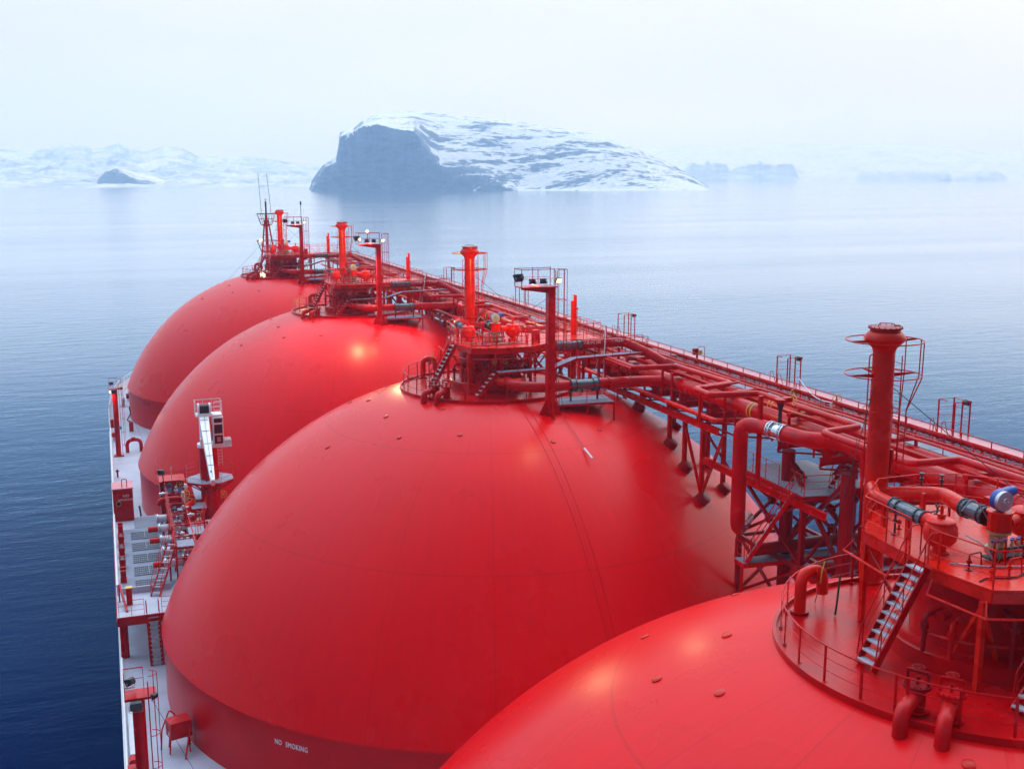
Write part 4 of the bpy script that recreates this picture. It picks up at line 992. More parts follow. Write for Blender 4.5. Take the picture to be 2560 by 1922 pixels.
def grating_platform(poly, z, label, rails, legs=(), h=1.1):
    c = poly[0]; t = thing('grating_platform', (c[0], c[1], z), label, 'platform')
    MB().prism(poly, z-.04, z).build('grating', 'grating', t, smooth=False)
    f = MB()
    for a, b in zip(poly, poly[1:]+poly[:1]): f.beam((*a, z-.16), (*b, z-.16), .07, .22)
    f.build('frame', 'red', t, smooth=False)
    for L_ in rails:
        m_ = MB(); rail_line(m_, [(*q, z) for q in L_], step=1.25, h=h); m_.build('railing', 'red', t)
    for (x, y, zb) in legs: MB().beam((x, y, zb), (x, y, z-.2), .14).build('leg', 'red', t, smooth=False)
    return t
grating_platform([(9.5, 53.3), (9.4, 48.8), (9.35, 46.9), (11.0, 46.6), (13.9, 47.6), (13.9, 53.3)], 30.62, 'grey grating platform with rails beneath the shiny pipe joint', [[(9.5, 53.3), (9.4, 49.3)], [(9.35, 48.2), (9.35, 46.9), (11.0, 46.6)]], [(13.7, 52.8, 26.8)])
grating_platform([(7.35, 50.1), (7.3, 49.1), (12.9, 48.6), (13.0, 49.6)], 26.5, 'narrow lower grating landing at the foot of the tall stair, over the dome gap', [[(7.35, 50.1), (7.3, 49.1)]], [(7.5, 49.6, 17), (12, 49.2, 14.1)])
s_ = stair((7.75, 49.45, 26.5), (9.5, 47.9, 30.6), (.27, .30, 0), 16, tread='tread_grey'); tag(s_, 'tall lower stair with many treads under the shiny joint, between the nearest domes', 'stairs')
s_ = stair((11.5, 47.4, 30.62), (13.35, 47.3, 33.1), (0.02, .36, 0), 9); tag(s_, 'upper stair from the grating platform to the rack walkway', 'stairs')
# ---- grating walk and covered walk along the rack
t = thing('rack_walkway', (12.3, YA, 34.25), 'long lilac grey grating walkway with red rails inside the pipe rack', 'walkway')
y = YA
while y < YB:
    MB().bb(11.95, 12.95, y, y+4.95, 34.22, 34.27).build('grating', 'grating', t, smooth=False); y += 5
for x in (11.95, 12.95):
    m_ = MB(); rail_line(m_, [(x, YA, 34.27), (x, YB, 34.27)], step=1.9, rails=(.95, .6, .3), h=.95); m_.build('railing', 'red', t)
MB().bb(12.0, 12.9, YA, YB, 34.02, 34.2).build('side_beam', 'red', t, smooth=False)
for i in range(40): MB().beam((12.45, YA+2+i*4.2, 32.9), (12.45, YA+2+i*4.2, 34.0), .14).build('post', 'red', t, smooth=False)
t = thing('covered_walk', (14.4, YA, 33.1), 'long pink topped cover plate on posts along the far starboard edge of the rack', 'walkway cover')
y = YA; i = 0
while y < YB:
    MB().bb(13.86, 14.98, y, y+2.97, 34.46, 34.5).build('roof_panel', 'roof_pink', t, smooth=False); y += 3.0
e_ = MB().bb(13.90, 13.93, YA, YB, 34.34, 34.49); e_.build('edge_strip', 'red_dark', t, smooth=False)
e_ = MB().bb(14.93, 14.96, YA, YB, 34.34, 34.49); e_.build('edge_strip', 'red_dark', t, smooth=False)
m_ = MB().bb(13.9, 14.96, YA, YB, 33.02, 33.06) if 0 else MB()
for x in (13.95, 14.9): MB().ibeam((x, YA, 33.0), (x, YB, 33.0), .1, .2).build('floor_beam', 'red', t, smooth=False)
tr = MB(); y = YA
while y < YB: tr.bb(13.97, 14.88, y, y+.13, 33.08, 33.11); y += .42
tr.build('cable_tray', 'dark_steel', t, smooth=False); t.children[-1]['kind'] = 'stuff'
tr = MB(); y = YA
while y < YB: tr.bb(13.97, 14.88, y, y+.12, 34.05, 34.08); y += .45
for x in (13.98, 14.86): tr.bb(x-.02, x+.02, YA, YB, 33.99, 34.1)
tr.build('upper_cable_tray', 'red_dark', t, smooth=False); t.children[-1]['kind'] = 'stuff'
for x, z in ((14.15, 33.15), (14.3, 33.16), (14.5, 33.15), (14.2, 33.85), (14.65, 33.86)):
    MB().tube([(x+.02*sin(j), YA+(YB-YA)*j/60, z+.02*cos(j*2.3)) for j in range(61)], .045, 5).build('cable', 'dark_steel' if x < 14.4 else 'blue', t)
y = YA+.7; k_ = 0
while y < YB and k_ < 58:
    for x in (13.93, 14.92): MB().beam((x, y, 33.1), (x, y, 34.44), .1, .1).build('post', 'red', t, smooth=False)
    y += 3.0; k_ += 1
m_ = MB(); rail_line(m_, [(13.72, YA, 33.3), (13.72, YB, 33.3)], h=.7, rails=(.7,), step=2.0); m_.build('railing', 'red', t)
wr = MB().tube([(14.93, YA+(YB-YA)*j/120, 34.53+.015*(j % 2)) for j in range(121)], .008, 4); wr.build('edge_wire', 'black', t)
# light cages standing on the cover
def cage(y, label):
    t = thing('light_cage', (14.4, y, 34.5), label, 'light stand', 'light stands on the covered walk')
    z = 34.5
    for i, (x, yy) in enumerate(((13.98, y), (14.9, y), (14.9, y+1.1), (13.98, y+1.1), (14.75, y+.35))):
        MB().beam((x, yy, z), (x, yy, z+1.72), .055).build('post', 'red', t, smooth=False)
    f = MB()
    for h in (1.72, 1.3, .9, .5):
        f.tube([(14.9, y, z+h), (14.9, y+1.1, z+h), (13.98, y+1.1, z+h)], .02 if h > 1.5 else .012, 5)
        if h > 1.5: f.tube([(13.98, y+1.1, z+h), (13.98, y+.55, z+h)], .02, 5); f.tube([(13.98, y, z+h), (14.9, y, z+h)], .02, 5)
    f.build('rail', 'red', t)
    floodlight((14.98, y+.3, z+1.62), (1, .1, -.8), t, .7)
    for yy in (y+.2, y+1.0): MB().tube(arc([(13.45, yy, 33.6), (13.45, yy, 35.3), (13.6, yy, 35.35), (13.9, yy+.05, 34.55)], .12), .018, 5).build('grab_bar', 'red', t)
    ld = MB(); ladder(ld, (13.5, y+.6, 33.3), (13.95, y+.6, 34.5), (0, .2, 0), 5); ld.build('step_ladder', 'red', t)
    return t
cs = [(41.7, 'red light cage on the pink cover, closest to the viewer, far right'), (55.7, 'second red light cage on the pink cover, right of the yellow banded pipe'), (78.0, 'third red light cage on the pink cover, starboard of the second dome'), (101.4, 'fourth red light cage on the pink cover, left of the mast with floodlights'), (126., 'farthest red light cage on the pink cover')]
C0 = cage(*cs[0])
for y, l_ in cs[1:]: dup(C0, y-cs[0][0], label=l_)
# small machinery on the rack
t = thing('control_cabinet', (12.6, 69.5, 33.3), 'dark red cabinet with pink lid on the rack beside the second dome', 'cabinet')
MB().bb(11.75, 13.25, 68.0, 71.4, 33.3, 34.55).build('body', 'red_dark', t, smooth=False)
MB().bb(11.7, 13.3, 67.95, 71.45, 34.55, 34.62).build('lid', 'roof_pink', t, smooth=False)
m_ = MB().box((12.6, 67.97, 33.9), (.9, .04, .9)); m_.build('door', 'red_dark', t, smooth=False)
c2 = dup(t, 45, label='dark red cabinet with pink lid on the rack beside the third dome'); t['group'] = c2['group'] = 'red cabinets on the rack'
t = thing('small_panel', (13.5, 65.7, 33.3), 'small red box with cream dial on a post beside the pink cover', 'box')
MB().beam((13.5, 65.7, 33.3), (13.5, 65.7, 35.0), .07).build('post', 'red_dark', t); MB().box((13.4, 65.7, 35.2), (.36, .22, .42)).build('box', 'red_dark', t, smooth=False)
MB().cyl((13.66, 65.55, 35.15), (13.66, 65.48, 35.15), .16, 14).build('dial', 'yellow', t); MB().tube([(14.1, 65.7, 34.5), (14.1, 65.7, 35.5), (13.6, 65.7, 35.5)], .025, 5).build('frame', 'red', t)
for i, (x, y, z, l_) in enumerate(((12.9, 53.3, 34.6, 'yellow handwheel on the rack above the shiny pipe joint'), (13.3, 49.9, 34.9, 'yellow handwheel beside the second light cage'), (13.35, 46.3, 34.9, 'yellow handwheel on the rack, left of the nearest vent mast'), (13.3, 85.5, 34.9, 'yellow handwheel below the third light cage'), (13.3, 92.0, 35.3, 'yellow handwheel of the paired valves far along the rack'))):
    t = thing('rack_valve', (x, y, 33.3), l_, 'valve', 'handwheel valves on the rack')
    v = MB().cyl((x, y+.05, 33.3), (x, y+.05, z), .05, 8); v.cyl((x, y-.2, z-.5), (x, y+.3, z-.5), .13, 12); v.build('body', 'dark_steel' if i > 2 else 'red', t)
    wheel((x, y, z), .30, 'y', 'yellow', t)
t = thing('hose_reel', (13.4, 40.7, 33.3), 'blue hose reel on the rack below the closest light cage', 'hose reel')
for i in range(3): MB().ring((13.4, 41.9+i*.07, 34.0), .42-.02*i, .045, 28, 7, 'y').build('hose', 'blue', t)
MB().beam((13.4, 42, 33.3), (13.4, 42, 34.0), .08).build('stand', 'dark_steel', t)
t = thing('covered_coil', (14.4, 39.7, 33.2), 'blue and black cable coil lying inside the covered walk at right', 'cable')
for i in range(4): MB().tube(arc([(14.1+.12*i, 41.2, 33.3), (14.5, 40.2, 33.9-.1*i), (14.2+.1*i, 39.0, 33.3)], .5), .05, 6).build('loop', ('blue', 'black')[i % 2], t)
for i, (a, b, l_) in enumerate((((12.8, 52.8, 35.6), (12.2, 48.9, 35.0), 'white rope slung across the rack above the bellows elbow'), ((7.9, 68.3, 36.9), (6.6, 65.9, 33.2), 'white rope with hooks hanging over the bellows pipe of the second dome'), ((7.9, 113.3, 36.9), (6.6, 110.9, 33.2), 'white rope with hooks hanging over the bellows pipe of the third dome'))):
    t = thing('white_rope', a, l_, 'rope', 'white ropes on the rack'); A_, B_ = Vector(a), Vector(b)
    MB().tube([A_+(B_-A_)*k/10-Vector((0, 0, .35*sin(pi*k/10) if i == 0 else 0)) for k in range(11)], .03, 6).build('rope', 'rope_white', t)
    MB().tube([B_, B_-Vector((0, 0, .75))], [.07, .05], 6).build('rope_tail', 'rope_white', t)
    if i: MB().tube([A_, A_+Vector((-.9, -.3, -3.0))], .025, 5).build('rope', 'rope_white', t); MB().beam((a[0], a[1], 33.2), a, .1).build('davit_post', 'red', t)
# guard line down the second dome: twin thin cables
t = thing('twin_cables', (0, 60, 32), 'pair of thin dark red cables running down the face of the second dome', 'cable')
for dx in (-.18, .30):
    P = []
    for i in range(41):
        a = radians(14.9+i*1.3); P.append((dx, 70-(R+.02)*sin(a), ZC+(R+.02)*cos(a)))
    MB().tube(P, .013, 5).build('cable', 'red', t)
t = thing('hanging_line', (1.9, 62, 40), 'thin line with a white end hanging down the face of the second dome', 'rope')
P = [(1.7, 62.6, 36.5), (2.15, 61.8, 32.4)]+[(2.15+.02*i, 70-sqrt(1)*(R+.04)*sin(radians(20.6+i*1.05)), ZC+(R+.04)*cos(radians(20.6+i*1.05))-.05) for i in range(8)]
MB().tube(P, .016, 4).build('line', 'black', t); MB().tube([P[-1], (P[-1][0]+.05, P[-1][1]-1.1, P[-1][2]-.35)], .06, 6).build('white_end', 'rope_white', t)
# ================================================================ PORT DECK
HB = 24.65
def G_(x0, x1, y0, y1, z0, z1): return MB().bb(x0, x1, y0, y1, z0, z1)
# manifold platform
t = thing('manifold_platform', (-22, 76, 14.1), 'raised pale platform with gratings and drip trays beside the second dome', 'platform')
MP = [(-24.6, 76.0), (-20.9, 76.0), (-20.3, 83.0), (-17.0, 87.0), (-15.0, 90.0), (-15.0, 96.0), (-18.5, 99.5), (-24.6, 99.5)]
MB().prism(MP, 17.3, 17.5).build('deck', 'deck_white', t, smooth=False)
e_ = MB().bb(-24.62, -20.9, 75.9, 76.0, 16.9, 17.52); e_.build('edge_beam', 'red', t, smooth=False)
e_ = MB().bb(-24.66, -24.58, 76, 99.5, 16.9, 17.3); e_.build('edge_beam', 'red', t, smooth=False)
MB().prism([(-24.2, 80.6), (-20.8, 80.6), (-19.9, 84), (-18.6, 88), (-18.6, 95.9), (-24.2, 95.9)], 17.5, 17.53).build('tray_deck', 'deck_grey', t, smooth=False)
MB().prism([(-22.9, 96.1), (-19, 96.1), (-19, 99.3), (-22.9, 99.3)], 17.5, 17.53).build('tray_deck', 'deck_grey', t, smooth=False)
MB().bb(-20.9+.0, -24.2, 80.45, 80.6, 17.5, 17.95).build('coaming', 'deck_white', t, smooth=False)
for i in range(5):
    y0 = 81.05+i*2.98
    MB().bb(-23.25, -21.15, y0, y0+1.85, 17.535, 17.56).build('pit_shade', 'black', t, smooth=False)  # flat black sheet stands in for the shaded hollow under the grating
    g = MB()
    for j in range(5): g.bb(-23.27, -21.13, y0+j*.45-.035, y0+j*.45+.035, 17.56, 17.6)
    for j in range(15): g.bb(-23.25+j*.15-.012, -23.25+j*.15+.012, y0, y0+1.85, 17.565, 17.59)
    g.bb(-22.22, -22.15, y0, y0+1.85, 17.57, 17.62)
    g.build('drain_grating', 'grating', t, smooth=False)
for (x, y) in ((-24.25, 77.3), (-21.3, 77.0), (-24.25, 88), (-24.25, 98)):
    MB().cyl((x, y, 14.1), (x, y, 17.3), .28, 18).build('pillar', 'red', t)
for L_ in ([(-24.5, 76.1), (-22.85, 76.1)], [(-21.7, 76.1), (-20.95, 76.1)]):
    m_ = MB(); rail_line(m_, [(*q, 17.52) for q in L_], step=.85); m_.build('railing', 'red', t)
hp = MB().cyl((-23.9, 76.6, 17.5), (-23.9, 78.4, 17.5), .3, 16)
s_ = stair((-22.23, 75.1, 14.12), (-22.3, 76.0, 17.4), (.36, 0, 0), 11, rails=True); tag(s_, 'steep stair with pale treads down from the port platform to the main deck', 'stairs')
t = thing('fender_post', (-23.7, 78.5, 17.5), 'short red post with an orange top at the aft end of the port platform', 'post')
MB().bb(-23.95, -23.55, 78.2, 78.6, 17.5, 18.7).build('post', 'red', t, smooth=False); MB().bb(-23.98, -23.52, 78.17, 78.63, 18.7, 18.76).build('cap', 'yellow', t, smooth=False)
t = thing('raking_strut', (-24.2, 77.6, 17.5), 'slanting red strut by the hull edge at the aft end of the port platform', 'strut')
MB().beam((-24.35, 80.0, 18.4), (-23.95, 76.9, 17.5), .14, .2).build('strut', 'red', t, smooth=False); MB().beam((-24.4, 79.0, 17.5), (-24.4, 79.0, 18.8), .1).build('post', 'red', t)
# bulwark pipe rail
def port_rail(y0, y1, z, label):
    t = thing('edge_pipe_rail', (-24.5, y0, z-.9), label, 'rail')
    MB().cyl((-24.5, y0, z), (-24.5, y1, z), .085, 10).build('rail', 'white', t)
    for y in [y0+.3+i*2.4 for i in range(int((y1-y0)/2.4)+1)]: MB().beam((-24.5, y, z-.85), (-24.5, y, z), .06).build('stanchion', 'red', t, smooth=False)
port_rail(80.0, 98.0, 18.35, 'thick white pipe rail along the edge of the port platform')
port_rail(40.0, 75.0, 15.0, 'white pipe rail along the hull edge beside the port light mast')
port_rail(100.5, 152.0, 14.95, 'white pipe rail along the hull edge ahead of the red house')
# roller fairleads along the platform edge
def fairlead(y, full, label):
    t = thing('roller_fairlead', (-24.05, y, 17.53), label, 'fairlead', 'roller fairleads')
    MB().bb(-24.28, -23.82, y-.5, y+.5, 17.53, 17.62).build('base', 'red', t, smooth=False)
    for dy in (-.42, .42): MB().bb(-24.25, -23.85, y+dy-.06, y+dy+.06, 17.62, 18.45 if not full else 18.3).build('cheek', 'red', t, smooth=False)
    if full: MB().cyl((-24.05, y-.36, 18.05), (-24.05, y+.36, 18.05), .24, 18).build('roller', 'dark_steel', t); MB().tube([(-24.25, y-.42, 18.3), (-24.25, y-.2, 18.5), (-24.25, y+.2, 18.5), (-24.25, y+.42, 18.3)], .035, 6).build('bow', 'red', t)
for y, fl, l_ in ((94.6, 0, 'forwardmost empty red cheek pair on the port platform edge, below the red house'), (92.1, 1, 'first red roller fairlead aft of the red house'), (89.2, 1, 'middle red roller fairlead on the port platform edge'), (86.3, 1, 'aftmost red roller fairlead on the port platform edge'), (83.3, 0, 'aftmost empty red cheek pair on the port platform edge')): fairlead(y, fl, l_)
# red house with lettering
t = thing('deck_house', (-23.75, 99.5, 17.5), 'small red house lettered NO SMOKING with a porthole at the port rail', 'deck house')
hx0, hx1, hy0, hy1 = -24.5, -22.85, 98.6, 100.9
MB().bb(hx0, hx1, hy0, hy1, 17.5, 20.35).build('wall', 'red', t, smooth=False)
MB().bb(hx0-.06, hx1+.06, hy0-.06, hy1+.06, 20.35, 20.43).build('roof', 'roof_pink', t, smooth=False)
fr_ = lambda ox, oz: (lambda x, y, d: (ox+x, hy0-.012-d*.3, oz+y))
lettering('lettering', 'NO', .32, fr_(-23.42, 19.75), 'white', t); lettering('lettering', 'SMOKING', .25, fr_(-23.45, 19.4), 'white', t)
lettering('lettering', 'CO', .2, fr_(-23.8, 18.45), 'white', t)
MB().ring((-24.05, hy0-.02, 19.1), .2, .035, 24, 6, 'y').build('porthole_rim', 'brass', t); MB().cyl((-24.05, hy0-.02, 19.1), (-24.05, hy0+.02, 19.1), .19, 20).build('porthole_glass', 'glass_dark', t)
MB().bb(-24.2, -23.6, hy0-.03, hy0-.005, 17.9, 18.6).build('hatch', 'red', t, smooth=False)
w_ = MB().tube(arc([(-23.7, 99.1, 20.43), (-23.7, 99.1, 21.1), (-23.3, 99.1, 21.1), (-23.3, 99.1, 20.43)], .08), .04, 6); w_.tube([(-23.7, 99.5, 20.43), (-23.7, 99.1, 21.1)], .03, 5); w_.build('roof_rail', 'red', t)
# manifold pipes
t = None
def manifold_line(y, x0, z, R_, plug, idx, label):
    t = thing('manifold_pipe', (x0, y, 17.5), label, 'pipe', 'manifold pipes')
    MB().cyl((x0, y, z), (-15.6, y+.15, z), R_, 20).build('pipe', 'white', t)
    for i, dx in enumerate((.12, .9, 1.35, 1.75, 2.3)):
        f = MB(); flange(f, (x0+dx, y, z), (1, 0, 0), R_*1.35, .09); bolts_ring(f, (x0+dx, y, z), (1, 0, 0), R_*1.22, 12, .02, .1); f.build('flange', ('steel', 'red', 'steel', 'red', 'steel')[i], t)
    if plug: MB().cyl((x0-.75, y-.02, z), (x0+.05, y, z), R_*.75, 16).build('spool', 'orange_red', t)
    v = MB().cyl((x0+1.55, y, z), (x0+1.55, y, z+.9), .10, 10); v.cyl((x0+1.55, y, z+.3), (x0+1.55, y, z+.5), .24, 14); v.build('valve_stem', 'steel', t)
    for dx in (.45, 2.1): MB().beam((x0+dx, y, 17.5), (x0+dx, y, z-R_), .12, .12).build('pipe_support', 'red', t, smooth=False)
    MB().tube([(x0-.1, y+.35, z+.35), (x0+.5, y+.1, z+.1)], .025, 5).build('pull_bar', 'rope_white', t)
    return t
names = ['forward most', 'second', 'third', 'fourth', 'aft most']
for i, (y, pl) in enumerate(((93.8, 0), (91.0, 1), (88.0, 1), (85.1, 0), (82.2, 1))):
    manifold_line(y, -21.2+.0*i, 18.85, .30, pl, i, '%s white manifold pipe with bolted flanges over the port gratings' % names[i])
for i, (x, y, z, r_, ax, l_) in enumerate(((-18.9, 97.6, 20.6, .36, 'y', 'topmost yellow handwheel over the port manifold'), (-18.7, 95.0, 20.4, .36, 'y', 'second yellow handwheel over the port manifold'), (-18.5, 92.2, 20.4, .42, 'y', 'large yellow handwheel over the manifold walkway'), (-18.2, 87.5, 20.0, .34, 'y', 'lowest yellow handwheel by the curved flank of the second dome'), (-16.1, 96.6, 20.8, .28, 'y', 'small yellow handwheel beside the crane column'), (-15.6, 94.6, 20.2, .30, 'y', 'small lower yellow handwheel beside the crane column'))):
    t = thing('manifold_valve', (x, y, 17.5), l_, 'valve', 'handwheel valves at the manifold')
    v = MB().cyl((x, y+.1, 17.5), (x, y+.1, z), .07, 8); v.cyl((x, y+.1, 18.7), (x, y+.1, 19.2), .28, 14); v.build('body', 'red', t); wheel((x, y, z), r_, ax, 'yellow', t)
t = thing('manifold_gantry', (-19.7, 88, 17.5), 'tangled red frame of posts and rails above the port manifold', 'steel frame')
for x in (-20.3, -18.9, -17.6):
    for y in (81.2, 84, 87, 90, 93, 96):
        if x > -18 and y < 86: continue
        MB().beam((x, y, 17.5), (x, y, 20.3), .11, .11).build('post', 'red', t, smooth=False)
for z in (19.6, 20.35):
    for x in (-20.3, -18.9): MB().beam((x, 81.2, z), (x, 96.4, z), .1, .12).build('beam', 'red', t, smooth=False)
    for y in (81.2, 84, 87, 90, 93, 96): MB().beam((-20.3, y, z-.14), (-17.6, y, z-.14), .09, .1).build('beam', 'red', t, smooth=False)
MB().tube(arc([(-20.9, 94.8, 19.7), (-20.7, 94.9, 20.1), (-19.2, 95.0, 20.1), (-18.9, 95, 19.6)], .3), .24, 14).build('cross_pipe', 'red', t)
MB().tube(arc([(-18.9, 90.9, 18.9), (-18.9, 90.9, 20.5), (-18.3, 91.8, 20.5), (-18.3, 91.8, 18.7)], .4), .26, 14).build('goose_pipe', 'orange_red', t)
for (x0, x1, y0, y1, z) in ((-19.2, -18.0, 83.7, 85.6, 20.35), (-18.5, -17.3, 90.3, 92.0, 20.38), (-18.0, -16.9, 93.0, 97.5, 20.38), (-20.2, -19.0, 81.0, 82.6, 20.36), (-19.6, -19.2, 90.2, 90.9, 20.4)):
    MB().bb(x0, x1, y0, y1, z, z+.05).build('walk_grating', 'grating', t, smooth=False)
for L_ in ([(-20.3, 81.2), (-20.3, 96.4)], [(-18.9, 81.2), (-18.0, 86), (-16.9, 92.5), (-16.8, 97.5)]):
    m_ = MB(); rail_line(m_, [(*q, 20.4) for q in L_], step=1.6); m_.build('railing', 'red', t)
random.seed(11)
for i in range(34):
    x = random.uniform(-20.6, -17.4); y = random.uniform(81.5, 96.5)
    if x > -19 and y < 85: continue
    z = random.uniform(19.2, 20.9); m_ = MB(); ax = random.choice(((1, 0, 0), (0, 1, 0), (0, 0, 1))); L_ = random.uniform(.25, .8); d = Vector(ax)*L_/2; c_ = Vector((x, y, z))
    m_.cyl(c_-d, c_+d, random.uniform(.05, .13), 10); m_.cyl(c_-d*.3, c_+d*.1, .17, 12); m_.build('fitting', random.choice(('red', 'steel', 'steel', 'dark_steel', 'galv', 'white', 'red')), t)
s_ = stair((-22.0, 79.2, 17.52), (-20.5, 82.6, 20.3), (.3, -.13, 0), 9); tag(s_, 'red stair climbing from the port platform to the manifold gantry', 'stairs')
t = thing('manifold_cabin', (-19.6, 98, 17.5), 'dark red manifold control cabin with two small windows under the third dome', 'cabin')
MB().bb(-20.6, -18.6, 97.6, 99.6, 17.5, 20.9).build('wall', 'red_dark', t, smooth=False); MB().bb(-20.7, -18.5, 97.5, 99.7, 20.9, 20.98).build('roof', 'red', t, smooth=False)
for x in (-20.2, -19.3): MB().bb(x-.0, x+.55, 97.55, 97.59, 19.9, 20.35).build('window', 'pale_blue', t, smooth=False)
m_ = MB(); rail_line(m_, [(-20.7, 97.5, 20.98), (-18.5, 97.5, 20.98)], step=1.1, rails=(.8,)); m_.build('railing', 'red', t)
MB().tube([(-19.6, 97.7, 20.98), (-19.6, 97.7, 22.2)], .04, 5).build('aerial', 'rope_white', t)
# ---- crane
t = thing('deck_crane', (-16.75, 93, 14.1), 'white jib crane with glass cab on a red column between the second and third domes', 'crane')
cx, cy = -16.75, 93.
MB().cyl((cx, cy, 14.1), (cx, cy, 25.0), .78, 40).build('column', 'red', t)
MB().cyl((cx-.35, cy-1.02, 16), (cx-.35, cy-1.02, 23), .07, 8).build('conduit', 'red_dark', t)
oct_ = [(cx+1.0*cos(radians(a)) if 0 else cx+2.0*cos(radians(a)), cy+1.9*sin(radians(a))) for a in range(202, 202+360, 45)]
MB().prism(oct_, 22.1, 22.15).build('walk_grating', 'grating', t, smooth=False)
f = MB()
for a, b in zip(oct_, oct_[1:]+oct_[:1]): f.beam((*a, 22.05), (*b, 22.05), .08, .16)
for a in oct_: f.beam((*a, 22.0), (cx+(a[0]-cx)*.4, cy+(a[1]-cy)*.4, 21.2), .1)
f.build('walk_frame', 'red', t, smooth=False)
m_ = MB(); rail_line(m_, [(*q, 22.15) for q in oct_], closed=True, step=1.9, h=1.15); m_.build('walk_railing', 'red', t)
MB().cyl((cx, cy, 24.9), (cx, cy, 25.15), .9, 40).build('slew_ring', 'white', t)
b = MB().bb(cx-.85, cx+.15, cy-.9, cy+.9, 25.15, 27.3); b.bb(cx-.95, cx-.55, cy-1.1, cy-.2, 25.0, 25.7); b.build('king_post', 'white', t, smooth=False)
MB().bb(cx-1.3, cx+1.7, cy-.7, cy+.9, 27.5, 27.62).build('winch_deck', 'white', t, smooth=False)
m_ = MB(); rail_line(m_, [(cx-1.3, cy-.7, 27.62), (cx-1.3, cy+.9, 27.62), (cx+1.7, cy+.9, 27.62), (cx+1.7, cy-.7, 27.62), (cx+.8, cy-.7, 27.62)], step=.9, h=1.0, r=.03, pr=.035); m_.build('winch_railing', 'white', t)
MB().cyl((cx-.85, cy-.05, 28.05), (cx+.3, cy-.05, 28.05), .38, 24).build('winch_drum', 'black', t)
for x in (cx-.95, cx+.35): MB().cyl((x-.08, cy-.05, 28.05), (x+.12, cy-.05, 28.05), .52, 24).build('winch_flange', 'white', t)
MB().bb(cx-1.1, cx+.6, cy-.65, cy-.4, 27.6, 27.75).build('winch_bed', 'white', t, smooth=False)
jt = Vector((cx-1.0, cy-11.5, 25.0)); ja = Vector((cx-.35, cy+.1, 27.2))
def taper(a, b, w0, h0, w1, h1, mat, nm, par):
    a, b = Vector(a), Vector(b); d = (b-a).normalized(); u = d.cross(Vector((0, 0, 1))).normalized(); v = u.cross(d)
    P = [a+u*sx*w0/2+v*sy*h0/2 for sx, sy in ((-1, -1), (1, -1), (1, 1), (-1, 1))]+[b+u*sx*w1/2+v*sy*h1/2 for sx, sy in ((-1, -1), (1, -1), (1, 1), (-1, 1))]
    return MB().add(P, [(0, 3, 2, 1), (4, 5, 6, 7), (0, 1, 5, 4), (1, 2, 6, 5), (2, 3, 7, 6), (3, 0, 4, 7)]).build(nm, mat, par, smooth=False)
jib = taper(ja, jt, 1.1, .95, .46, .40, 'white', 'jib', t)
d = (jt-ja).normalized()
for k in (.12, .3, .5, .68, .82):
    p = ja+(jt-ja)*k; w_ = 1.1+(.46-1.1)*k; h_ = .95+(.4-.95)*k; MB().box(p+Vector((0, 0, h_/2+.02)), (w_*.9, .05, .05)).build('jib_strap', 'galv', jib, smooth=False)
MB().tube([ja+Vector((.05, 0, .55)), ja+(jt-ja)*.5+Vector((.02, 0, .42)), jt+Vector((0, 0, .28))], .02, 5).build('hoist_wire', 'black', jib)
h_ = MB().cyl(jt+Vector((-.2, .15, -.05)), jt+Vector((.2, .15, -.05)), .28, 18); h_.cyl(jt-d*.1, jt+d*.35, .25, 18); h_.build('jib_head', 'white', jib)
MB().bb(jt.x-.07, jt.x+.07, jt.y+.9, jt.y+1.9, jt.z+.42, jt.z+.47).build('slot', 'black', jib, smooth=False)
cab = MB().bb(cx+.55, cx+1.75, cy-1.0, cy+.5, 25.0, 27.45).build('cab', 'white', t, smooth=False)
for z0, z1 in ((27.0, 27.35), (26.1, 26.85), (25.25, 25.95)): MB().bb(cx+.68, cx+1.62, cy-1.03, cy-1.0, z0, z1).build('cab_window', 'glass_dark', cab, smooth=False)
MB().bb(cx+.95, cx+1.4, cy-1.06, cy-1.03, 25.4, 25.8).build('cab_screen_bar', 'galv', cab, smooth=False)
g = MB()
for i in range(6): g.bb(cx+1.75+i*.16, cx+1.78+i*.16, cy-1.0, cy+.4, 25.0, 25.5)
for z in (25.0, 25.24, 25.48): g.bb(cx+1.75, cx+2.58, cy-1.02, cy-.98, z, z+.03)
g.bb(cx+.2, cx+2.6, cy-1.05, cy+.4, 24.92, 24.98); g.build('cab_step', 'white', cab, smooth=False)
l_ = MB(); ladder(l_, (cx+1.2, cy-1.15, 23.4), (cx+1.2, cy-1.1, 24.95), (.25, 0, 0), 6); l_.build('cab_ladder', 'white', t)
h_ = MB().tube(arc([(cx+.3, cy-.6, 27.4), (cx+.45, cy-1.0, 26.5), (cx+.4, cy-1.0, 25.6), (cx+.2, cy-1.0, 25.2)], .3), .05, 6); h_.build('hose', 'black', t)
br = MB().bb(cx-3.9, cx-2.4, cy-1.2, cy-1.0, 22.45, 22.55); br.build('lamp_arm', 'red', t, smooth=False)
floodlight((cx-3.9, cy-1.2, 23.35), (-.4, -1, -.3), t, 1.1, name='flood_lamp'); floodlight((cx-3.4, cy-1.2, 22.2), (-.3, -.6, -1), t, 1.0, name='flood_lamp')
MB().tube([(cx-3.75, cy-1.15, 22.5), (cx-3.8, cy-1.15, 23.2)], .05, 6).build('lamp_post', 'red', t)
for o in t.children:
    if o.name.split('.')[0] in ('column', 'conduit', 'walk_grating', 'walk_frame', 'walk_railing', 'slew_ring', 'lamp_arm', 'flood_lamp', 'lamp_post'): continue
    for q in [o]+list(o.children):
        for v_ in q.data.vertices: v_.co.x = v_.co.x*.70; v_.co.y = v_.co.y*(.85 if q.name.split('.')[0] not in ('jib', 'jib_strap', 'hoist_wire', 'jib_head', 'slot') else 1)
